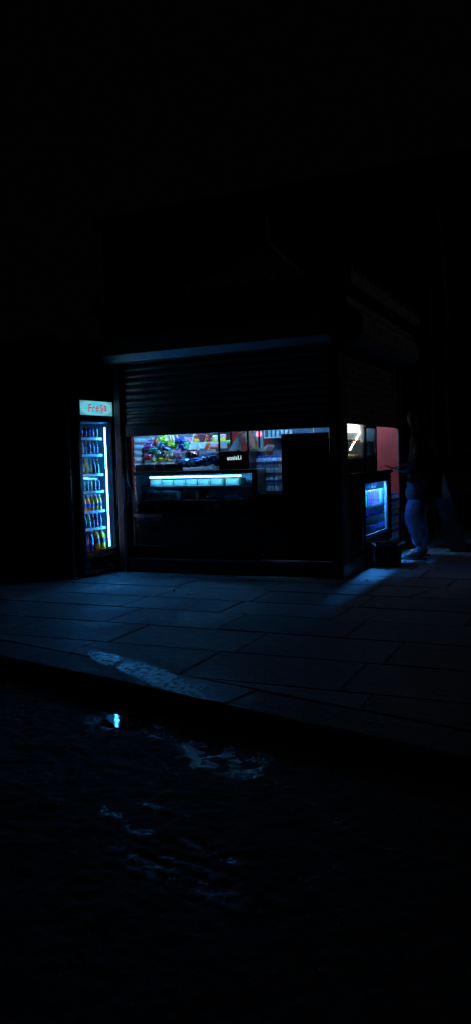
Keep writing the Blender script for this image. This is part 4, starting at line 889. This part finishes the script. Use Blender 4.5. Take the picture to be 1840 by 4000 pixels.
# contents of the small fridge
lb_ = ['nearest the corner', 'second', 'third', 'fourth', 'fifth', 'sixth', 'seventh', 'eighth']
pr = {}
for row in range(2):
    for q in range(2, 11):
        c = [(C_blue, W_blue), (C_blue, W_red), (C_red, W_blue), (C_blue, W_blue)][(q*7+row) % 4]
        key = (c[0].name, c[1].name); w_ = f"{(['first']+lb_[1:]+['ninth'])[q-2]} from the corner, {'front' if row == 0 else 'back'} row"
        lab = f"cola bottle with {c[0].name.split('_')[0]} cap on the small fridge floor, {w_}"
        loc = sfl(SL+.10+q*.102, .075+row*.085, .095)
        if key in pr: dup(pr[key], loc, lab)
        else:
            pr[key] = bottle('big', lab, loc, group='cola bottles on the small fridge floor', liq=L_dark, cap=c[0], lab=c[1]); pr[key].scale = (.82, .82, 1.12)
pr = {}
for q in range(9):
    c = [(.10, .45, .12), (.05, .1, .4), (.35, .04, .12), (.20, .03, .10), (.10, .08, .3), (.3, .04, .06), (.08, .05, .25), (.4, .35, .05), (.05, .1, .4)][q]
    carton('drink_carton', f"{['green','blue','red','maroon','violet','crimson','indigo','yellow','azure'][q]} drink carton on the small fridge shelf", 'carton', sfl(SL+.33+q*.094, .075, .501), (.06, .075, .17), mat(f'carton_{q}', c, .4), group='drink cartons on the small fridge shelf', tape=P_w)
for q in range(4):
    bag('snack_bag', f"{['white', 'pale blue', 'clear white', 'pale'][q]} pouch standing on the cartons in the small fridge, {['nearest the corner', 'second', 'third', 'farthest from the corner'][q]}", sfl(SL+.36+q*.15, .085, .735), (.12, .11, .05), (.5, .65, .75), (0, 0, R(90)), 'pouches on top of the cartons in the small fridge')
# water packs on the ledge between the small fridge and the far post
for k, (z, w_) in enumerate([(.170, 'bottom pack of the stack'), (.365, 'middle pack of the stack'), (.560, 'top pack of the stack')]):
    waterpack(f"shrink wrapped pack of water bottles, {w_} beside the small fridge", (.004-random.uniform(.0, .012), 2.250, z), 8, 3, R(90), 'water packs stacked beside the small fridge', pitch=.066, h=.193)
kp('shelf_floor', B().box(-.52, -.0505, 1.96, 2.55, .10, .166), M_white)
kp('side_lower_panel', B().box(-.56, -.53, .30, 2.0, .17, 1.02), M_dark)
# carton on the pavement
cbx = thing('carton_box', 'open brown cardboard box on the pavement against the kiosk side', 'box', (.185, 1.12, 0), R(8))
cm = mat('brown_cardboard', (.075, .052, .035), .85, var=.2, bump=.15)
b_ = B().box(-.13, -.126, -.19, .19, .002, .235).box(.126, .13, -.19, .19, .002, .235).box(-.126, .126, -.19, -.186, .002, .235).box(-.126, .126, .186, .19, .002, .235).box(-.126, .126, -.186, .186, .002, .006).build('box_body', cm, cbx)
B().rbox((.16, 0, .245), (.075, .36, .003), (0, R(-14), 0)).build('flap', cm, cbx); B().rbox((-.15, 0, .25), (.07, .36, .003), (0, R(35), 0)).build('flap', cm, cbx)
B().rbox((0, -.205, .262), (.24, .06, .003), (R(-48), 0, 0)).build('flap', cm, cbx)
B().box(-.005, .006, -.192, -.1905, .07, .15).build('tape_strip', mat('tape', (.4, .36, .28), .4), cbx)

# ================================================================ PERSON
PY_ = 1.70
def skin(name, verts, edges, rad, m, parent, root=0, sub=2, disp=0., dscale=.06):
    me = bpy.data.meshes.new(name); me.from_pydata([tuple(v) for v in verts], edges, []); me.update()
    ob = bpy.data.objects.new(name, me); COL.objects.link(ob)
    if parent: ob.parent = parent
    md = ob.modifiers.new('skin', 'SKIN'); md.use_smooth_shade = True
    sv = me.skin_vertices[0].data
    for i, r_ in enumerate(rad): sv[i].radius = r_ if isinstance(r_, tuple) else (r_, r_); sv[i].use_root = (i == root)
    sb = ob.modifiers.new('sub', 'SUBSURF'); sb.levels = sub; sb.render_levels = sub
    dg = bpy.context.evaluated_depsgraph_get(); dg.update()
    nm = bpy.data.meshes.new_from_object(ob.evaluated_get(dg)); bpy.data.objects.remove(ob)
    if disp:
        nm.update(); no = [v.normal.copy() for v in nm.vertices]
        for v, nn in zip(nm.vertices, no):
            p = v.co; q = Vector((p.x/dscale, p.y/dscale, p.z/(dscale*.42)))
            v.co = p+nn*disp*(noise.noise(q)+.5*noise.noise(q*2.1))
    nm.materials.clear(); nm.materials.append(m)
    for p in nm.polygons: p.material_index = 0; p.use_smooth = True
    o2 = bpy.data.objects.new(name, nm); COL.objects.link(o2)
    if parent: o2.parent = parent
    return o2
per = thing('person', 'standing person in dark hooded jacket and jeans holding a phone at the side window', 'person', (.40, 1.72, 0))
skn = mat('skin', (.42, .25, .18), .5, var=.1)
# body, in the person's own space: faces -x, right side towards the camera (-y)
V = []; E_ = []; Rr = []
def nv(p, r_, par=None):
    V.append(p); Rr.append(r_); i = len(V)-1
    if par is not None: E_.append((par, i))
    return i
pel = nv((.05, .02, .93), (.13, .11)); wa = nv((.05, .02, 1.08), (.12, .10), pel); chs = nv((.06, .02, 1.26), (.15, .11), wa); upc = nv((.055, .02, 1.40), (.13, .09), chs); nk = nv((.03, .02, 1.49), .055, upc); nk2 = nv((.0, .02, 1.555), .055, nk)
h1 = nv((-.035, .02, 1.625), (.070, .080), nk2); h2_ = nv((-.035, .02, 1.70), (.076, .098), h1); h3 = nv((-.025, .02, 1.755), (.055, .070), h2_)
def arm(sy, el, wr, hand_dir, fingers):
    sh = nv((.06, .02+sy*.145, 1.385), .045, upc); e = nv(el, .043, sh); wv = nv(wr, .028, e)
    hd = Vector(hand_dir).normalized(); pm = Vector(wr)+hd*.055; pi_ = nv(tuple(pm), (.032, .020), wv)
    side = Vector((0, 1, 0)); ups = hd.cross(side).normalized()
    for f_, (o_, l_, c_) in enumerate(fingers):
        base = pm+hd*.03+side*o_*.7; k0 = nv(tuple(base), .0085, pi_); k1 = nv(tuple(base+hd*l_*.5+ups*c_*.3), .008, k0); nv(tuple(base+hd*l_*.75+ups*c_), .007, k1)
    tb = nv(tuple(Vector(wr)+hd*.035+ups*-.024+side*-sy*.012), .010, pi_); nv(tuple(Vector(wr)+hd*.075+ups*-.040+side*-sy*.012), .008, tb)
FG = [(-.028, .062, .018), (-.010, .074, .022), (.010, .070, .022), (.028, .055, .018)]
arm(-1, (.0, -.20, 1.14), (-.175, -.10, 1.07), (-1, .0, .12), FG); arm(1, (-.02, .22, 1.12), (-.06, .13, 1.00), (.6, -.3, -1), FG)
def leg(sy, hip, kn_, an, toe, heel):
    a = nv(hip, (.085, .085), pel); b2 = nv(kn_, .055, a); c2_ = nv(tuple(Vector(kn_)*.55+Vector(an)*.45+Vector((.012, 0, 0))), .052, b2); d2 = nv(an, .036, c2_); nv(toe, (.03, .022), d2)
hipR, knR, anR = (.035, -.07, .86), (-.075, -.085, .50), (.04, -.10, .10)
hipL, knL, anL = (.06, .11, .86), (.00, .13, .48), (.02, .20, .10)
leg(-1, hipR, knR, anR, (-.12, -.10, .045), None); leg(1, hipL, knL, anL, (-.15, .21, .045), None)
body_ = skin('body', V, E_, Rr, skn, per)
# face features
B().lathe([(.0, -.022), (.010, -.018), (.013, 0), (.0, .018)], (-.104, .02, 1.655), 8).build('nose', skn, body_)
for s_ in (-1, 1): B().lathe([(.0, -.008), (.009, 0), (.0, .008)], (-.086, .02+s_*.028, 1.690), 8).build('eye', M_white, body_)
B().rbox((-.090, .02, 1.612), (.012, .045, .008), (0, 0, 0)).build('mouth', mat('lip', (.35, .10, .09), .5), body_)
# hair / dark cap
skin('hair', [(-.012, .02, 1.62), (-.010, .02, 1.70), (-.022, .02, 1.775)], [(0, 1), (1, 2)], [(.060, .060), (.090, .108), (.055, .075)], mat('dark_hair', (.01, .009, .008), .75, bump=.4), per)
# jacket
jm = mat('dark_jacket', (.004, .004, .005), .55, var=.3, bump=.45, bscale=28, coat=.0, spec=.15)
JB = B()
rings = [(.075, .775, .10, .12), (.07, .725, .185, .205), (.07, .715, .205, .225), (.07, .74, .212, .230), (.075, .86, .212, .225), (.08, .98, .205, .215), (.09, 1.08, .205, .21), (.095, 1.20, .195, .21), (.085, 1.31, .175, .215), (.065, 1.39, .145, .20), (.045, 1.445, .11, .15), (.02, 1.49, .085, .10), (.005, 1.54, .07, .085)]
def jf(u, v):
    i = v*(len(rings)-1); k = min(int(i), len(rings)-2); t = i-k; q0, q1 = rings[k], rings[k+1]
    cx_, z_, rx, ry = (q0[m_]*(1-t)+q1[m_]*t for m_ in range(4)); a = u*2*math.pi
    p = Vector((cx_+rx*math.cos(a), .02+ry*math.sin(a), z_)); nn = noise.noise(Vector((p.x*9, p.y*9, p.z*19)))*.012+noise.noise(Vector((p.x*22, p.y*22, p.z*40)))*.005
    d_ = Vector((math.cos(a), math.sin(a), 0)); p += d_*nn*(1 if v > .1 else .3); return tuple(p)
JB.grid(jf, 48, 60)
def sleeve(pts, rr):
    P_ = []; Q_ = []
    for i in range(len(pts)-1):
        for t in (0, .25, .5, .75):
            p = Vector(pts[i]).lerp(Vector(pts[i+1]), t); P_.append(p); Q_.append((rr[i]*(1-t)+rr[i+1]*t)*(1+.10*noise.noise(p*24)+.05*math.sin((i+t)*17)))
    P_.append(Vector(pts[-1])); Q_.append(rr[-1]); JB.tube(P_, Q_, 18)
sleeve([(.065, -.10, 1.40), (.065, -.18, 1.385), (.055, -.232, 1.30), (.035, -.245, 1.20), (.0, -.235, 1.12), (-.045, -.212, 1.092), (-.10, -.165, 1.08), (-.16, -.115, 1.073)], [.08, .085, .080, .074, .072, .062, .055, .048])
sleeve([(.065, .14, 1.40), (.065, .22, 1.38), (.04, .265, 1.28), (.01, .265, 1.16), (-.03, .23, 1.09), (-.08, .16, 1.01)], [.08, .085, .078, .072, .062, .05])
jk = JB.build('jacket', jm, per)
skin('hood', [(.055, .02, 1.50), (.025, .02, 1.60), (.010, .02, 1.70), (.005, .02, 1.785)], [(0, 1), (1, 2), (2, 3)], [(.10, .12), (.10, .11), (.105, .115), (.075, .09)], jm, jk, disp=.008, dscale=.08)
for k, (x, y, z) in enumerate([(-.155, -.172, 1.20), (-.118, -.10, .94), (-.12, -.06, .76), (.12, -.195, .96)]): B().lathe([(.0, -.006), (.007, 0), (.0, .006)], (x, y, z), 8).build('snap_button', M_chrome, jk)
# jeans
dm = mat('blue_jeans', (.15, .29, .50), .78, var=.3, scale=10, bump=.5, bscale=45)
def mid(a, b, t, dx=0): v = Vector(a).lerp(Vector(b), t); return (v.x+dx, v.y, v.z)
JV = [(.06, .02, .90), hipR, mid(hipR, knR, .5, .01), knR, mid(knR, anR, .25, .01), mid(knR, anR, .6, .015), (.035, -.10, .155), hipL, mid(hipL, knL, .5), knL, mid(knL, anL, .5, .012), (.02, .195, .155)]
JE = [(0, 1), (1, 2), (2, 3), (3, 4), (4, 5), (5, 6), (0, 7), (7, 8), (8, 9), (9, 10), (10, 11)]
JR = [(.11, .11), (.100, .095), (.105, .092), (.088, .078), (.082, .075), (.070, .068), (.062, .06), (.105, .10), (.095, .09), (.075, .07), (.07, .065), (.06, .058)]
skin('jeans', JV, JE, JR, dm, per, disp=.011, dscale=.075, sub=3)
def cuff(c): return skin('jeans_cuff', [(c[0], c[1], .105), (c[0], c[1], .165)], [(0, 1)], [(.060, .056), (.062, .058)], dm, per, disp=.005, dscale=.04)
cuff(anR); cuff(anL)
sm = mat('dark_shoe', (.012, .012, .013), .55, bump=.2)
for a, dy in ((anR, -.0), (anL, .01)):
    x, y = a[0], a[1]+dy
    s_ = skin('shoe', [(x+.045, y, .05), (x, y, .07), (x-.075, y, .055), (x-.15, y, .038), (x-.19, y, .032)], [(0, 1), (1, 2), (2, 3), (3, 4)], [(.042, .050), (.046, .058), (.048, .050), (.047, .032), (.036, .024)], sm, per)
    o_ = B().prism([(x+.070, y-.035), (x+.080, y), (x+.070, y+.035), (x-.05, y+.044), (x-.14, y+.052), (x-.20, y+.035), (x-.222, y), (x-.20, y-.035), (x-.14, y-.052), (x-.05, y-.044)], 'z', .002, .026).build('sole', mat('sole', (.03, .03, .03), .7), s_, None, .004)
ph = thing('phone', 'small dark phone held in the hand over the counter', 'phone', (.40-.305, 1.615, 1.10)); ph.rotation_euler = (0, R(22), 0)
B().box(-.06, .06, -.034, .034, -.004, .004).build('phone_body', mat('phone_grey', (.10, .12, .16), .25, coat=.5), ph, None, .003); B().box(-.055, .055, -.030, .030, .0045, .005).build('screen', M_black, ph)

# ================================================================ BEHIND, RIGHT
lb2 = thing('leaning_board', 'long pale grey board leaning towards the kiosk behind the person', 'board', (.80, 2.45, 0))
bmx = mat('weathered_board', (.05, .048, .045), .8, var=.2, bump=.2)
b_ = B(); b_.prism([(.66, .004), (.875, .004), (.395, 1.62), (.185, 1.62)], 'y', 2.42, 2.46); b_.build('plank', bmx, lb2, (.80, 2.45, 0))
B().box(.70, 1.6, 2.465, 2.75, .0, .10).build('foot_block', bmx, lb2, (.80, 2.45, 0), .01)  # dark block put in place of the shadow boundary on the ground
# parked car
car = thing('parked_car', 'dark parked car with pale roof edge beyond the kiosk on the right', 'car', (1.62, 6.9, -.02), 0); car.scale = (1, 1, .92)
cp = mat('car_paint', (.62, .56, .42), .35, var=.05, coat=.8); cg = mat('car_glass', (.006, .006, .007), .12, coat=.3)
prof = [(-2.15, .30), (-2.2, .62), (-2.12, .92), (-1.98, 1.0), (-1.70, 1.36), (-1.2, 1.46), (-.2, 1.49), (.5, 1.42), (1.15, 1.02), (1.9, .92), (2.2, .70), (2.22, .35), (2.1, .26), (-2.0, .24)]
b_ = B(); W = .86; vs = []
lay = [(-W, .94), (-W*.97, 1.0), (W*.97, 1.0), (W, .94)]
def tw(z): return 1-.16*max(0, (z-.95)/.55)
n_ = len(prof)
for (wy, sc1) in lay: vs += [(x_*(.985 if sc1 < 1 else 1), wy*tw(z_), .24+(z_-.24)*(.985 if sc1 < 1 else 1)) for x_, z_ in prof]
fs_ = [tuple(range(n_))[::-1], tuple(range(3*n_, 4*n_))]
for l_ in range(3): fs_ += [(l_*n_+i, l_*n_+(i+1) % n_, (l_+1)*n_+(i+1) % n_, (l_+1)*n_+i) for i in range(n_)]
b_.add(vs, fs_); b_.build('body', cp, car, None, .03)
def sidewin(poly, name='side_window'):
    b = B(); v0 = [(x_, -W*tw(z_)-.004, z_) for x_, z_ in poly]; v1 = [(x_, -W*tw(z_)+.02, z_) for x_, z_ in poly]; k = len(poly)
    b.add(v0+v1, [tuple(range(k)), tuple(range(k, 2*k))[::-1]]+[(i, (i+1) % k, k+(i+1) % k, k+i) for i in range(k)]); return b.build(name, cg, car)
sidewin([(-1.85, 1.03), (-1.62, 1.33), (-1.0, 1.40), (-1.0, 1.03)]); sidewin([(-.94, 1.03), (-.94, 1.405), (-.1, 1.43), (-.1, 1.03)]); sidewin([(-.04, 1.03), (-.04, 1.43), (.45, 1.37), (.95, 1.03)])
for x_ in (-1.35, 1.35):
    for y_ in (-.80, .62):
        wh = B(); P = [(.0, 0), (.30, 0), (.325, .02), (.325, .17), (.30, .19), (0, .19)]
        vs = []; sg = 28
        for r_, t in P:
            for k in range(sg): a = 2*math.pi*k/sg; vs.append((x_+r_*math.cos(a), y_-.08+t, .325+r_*math.sin(a)))
        wh.add(vs, [(i*sg+k, i*sg+(k+1) % sg, (i+1)*sg+(k+1) % sg, (i+1)*sg+k) for i in range(5) for k in range(sg)], True)
        w0 = wh.build('wheel', mat('tyre', (.012, .012, .012), .8), car)
        rm = B(); sgn = -.086 if y_ < 0 else .115
        for k in range(5): a = k*1.2566; rm.rbox((x_+.1*math.cos(a), y_+sgn, .325+.1*math.sin(a)), (.2, .012, .05), (0, -a, 0))
        rm.build('rim', M_alu, w0)
B().box(-2.215, -2.19, -.7, -.45, .70, .82).build('tail_light', W_red, car); B().box(-2.215, -2.19, .45, .7, .70, .82).build('tail_light', W_red, car)
B().box(-.9, -.75, -.885, -.862, .86, .885).build('door_handle', M_chrome, car); B().box(.05, .2, -.885, -.862, .86, .885).build('door_handle', M_chrome, car)
B().box(-2.0, 2.0, -.868, -.861, .50, .53).build('side_moulding', M_black, car)
# pole and board frame behind
pl = thing('sign_pole', 'thin dark steel pole behind the person, right of the kiosk', 'pole', (.155, 4.0, 0))
B().tube([(0, 0, 0), (-.0, 0, 3.6)], .022, 10).build('pole', M_post, pl); B().lathe([(.07, 0), (.07, .015), (.03, .02)], seg=12).build('foot', M_post, pl)
nb = thing('notice_board', 'narrow dark framed board on a post behind the kiosk corner', 'notice board', (-.0, 3.6, 0))
B().box(-.17, .06, -.02, .02, 1.70, 2.35).build('panel', M_dark, nb); B().box(-.19, .08, -.03, .03, 2.35, 2.39).box(-.19, .08, -.03, .03, 1.66, 1.70).box(-.19, -.17, -.03, .03, 1.70, 2.35).box(.06, .08, -.03, .03, 1.70, 2.35).build('frame', M_post, nb)
B().box(-.07, -.03, -.02, .02, 0, 1.66).build('post', M_post, nb)
# bare tree beyond the roof
tree = thing('bare_tree', 'faint leafless tree rising behind the right end of the kiosk roof', 'tree', (-.25, 7.2, -.1))
tb = mat('bark', (.06, .05, .045), .9, bump=.6)
tk = B().tube([(0, 0, 0), (.05, 0, 1.2), (-.02, .1, 2.6), (.06, .05, 3.9), (.0, 0, 5.0), (-.10, .0, 6.2), (-.12, .05, 7.2)], [.13, .11, .09, .07, .05, .03, .01], 10).build('trunk', tb, tree)
def branch(b, p, d, l_, r_, lev):
    pts = [p]; q = Vector(p); dd_ = Vector(d)
    for k in range(4):
        dd_ = (dd_+Vector((random.gauss(0, .22), random.gauss(0, .22), random.gauss(.08, .15)))).normalized(); q = q+dd_*l_/4; pts.append(q.copy())
        if lev > 0 and k > 0: branch(b, q, (dd_+Vector((random.gauss(0, .7), random.gauss(0, .7), .2))).normalized(), l_*.6, r_*.5, lev-1)
    b.tube(pts, [r_*(1-.2*k) for k in range(5)], 5)
for k in range(9):
    b_ = B(); z = 2.4+k*.5; branch(b_, Vector((.0, .05, z)), Vector((random.uniform(-1, 1), random.uniform(-1, 1), .7)).normalized(), 1.5-.1*k, .035-.0025*k, 2); b_.build('limb', tb, tree)
# dark far building closing the view
fb = thing('apartment_building', 'unlit apartment building far behind the kiosk in the dark', 'building', (-4, 26, -.1))
wm = mat('dark_render', (.06, .055, .05), .9, var=.2, scale=1)
B().box(-16, 22, 0, 10, 0, 13).build('wall', wm, fb); B().box(-16.3, 22.3, -.3, 10.3, 13, 13.4).build('roof', M_dark, fb)
w0 = None
for fl_ in range(4):
    for k in range(12):
        x_ = -14+k*3.0; z_ = 1.6+fl_*3
        if w0 is None:
            w0 = B().box(-.6, .6, -.06, .0, 0, 1.5).build('window', M_black, fb); w0.location = (x_, 0, z_); f0 = B().box(-.68, .68, -.12, -.0605, -.1, -.02).build('sill', wm, w0)
        else:
            c = w0.copy(); COL.objects.link(c); c.location = (x_, 0, z_); c.parent = fb; s2 = f0.copy(); COL.objects.link(s2); s2.parent = c
# litter on the pavement
for k, (x, y, w_, words) in enumerate([(740, 2319, .03, 'pale crumpled scrap lying on the lit pavement'), (84, 2408, .025, 'tiny pale scrap on the pavement far left'), (1583, 2194, .03, 'flattened leaf by the shoes, nearer the kiosk'), (1560, 2192, .02, 'dark leaf by the carton box'), (1660, 2204, .03, 'dark leaf right of the shoes'), (680, 2310, .012, 'small pebble on the lit pavement'), (1435, 2268, .02, 'pale pebble beside the kiosk corner')]):
    c = gp(x, y, 0); b_ = B(); n_ = 9
    pts = [(c[0]+w_*(.6+.4*random.random())*math.cos(a*2*math.pi/n_), c[1]+w_*(.6+.4*random.random())*math.sin(a*2*math.pi/n_)) for a in range(n_)]
    vs = [(p[0], p[1], .004+.006*random.random()) for p in pts]+[(c[0], c[1], .018)]; b_.add(vs+[(p[0], p[1], .003) for p in pts], [(i, (i+1) % n_, n_) for i in range(n_)]+[(n_+1+i, n_+1+(i+1) % n_, (i+1) % n_, i) for i in range(n_)])
    tag(b_.build('litter_scrap' if 'scrap' in words else ('leaf' if 'leaf' in words else 'pebble'), M_white if 'pale' in words else cm), words, 'litter' if 'scrap' in words else ('leaf' if 'leaf' in words else 'pebble'))
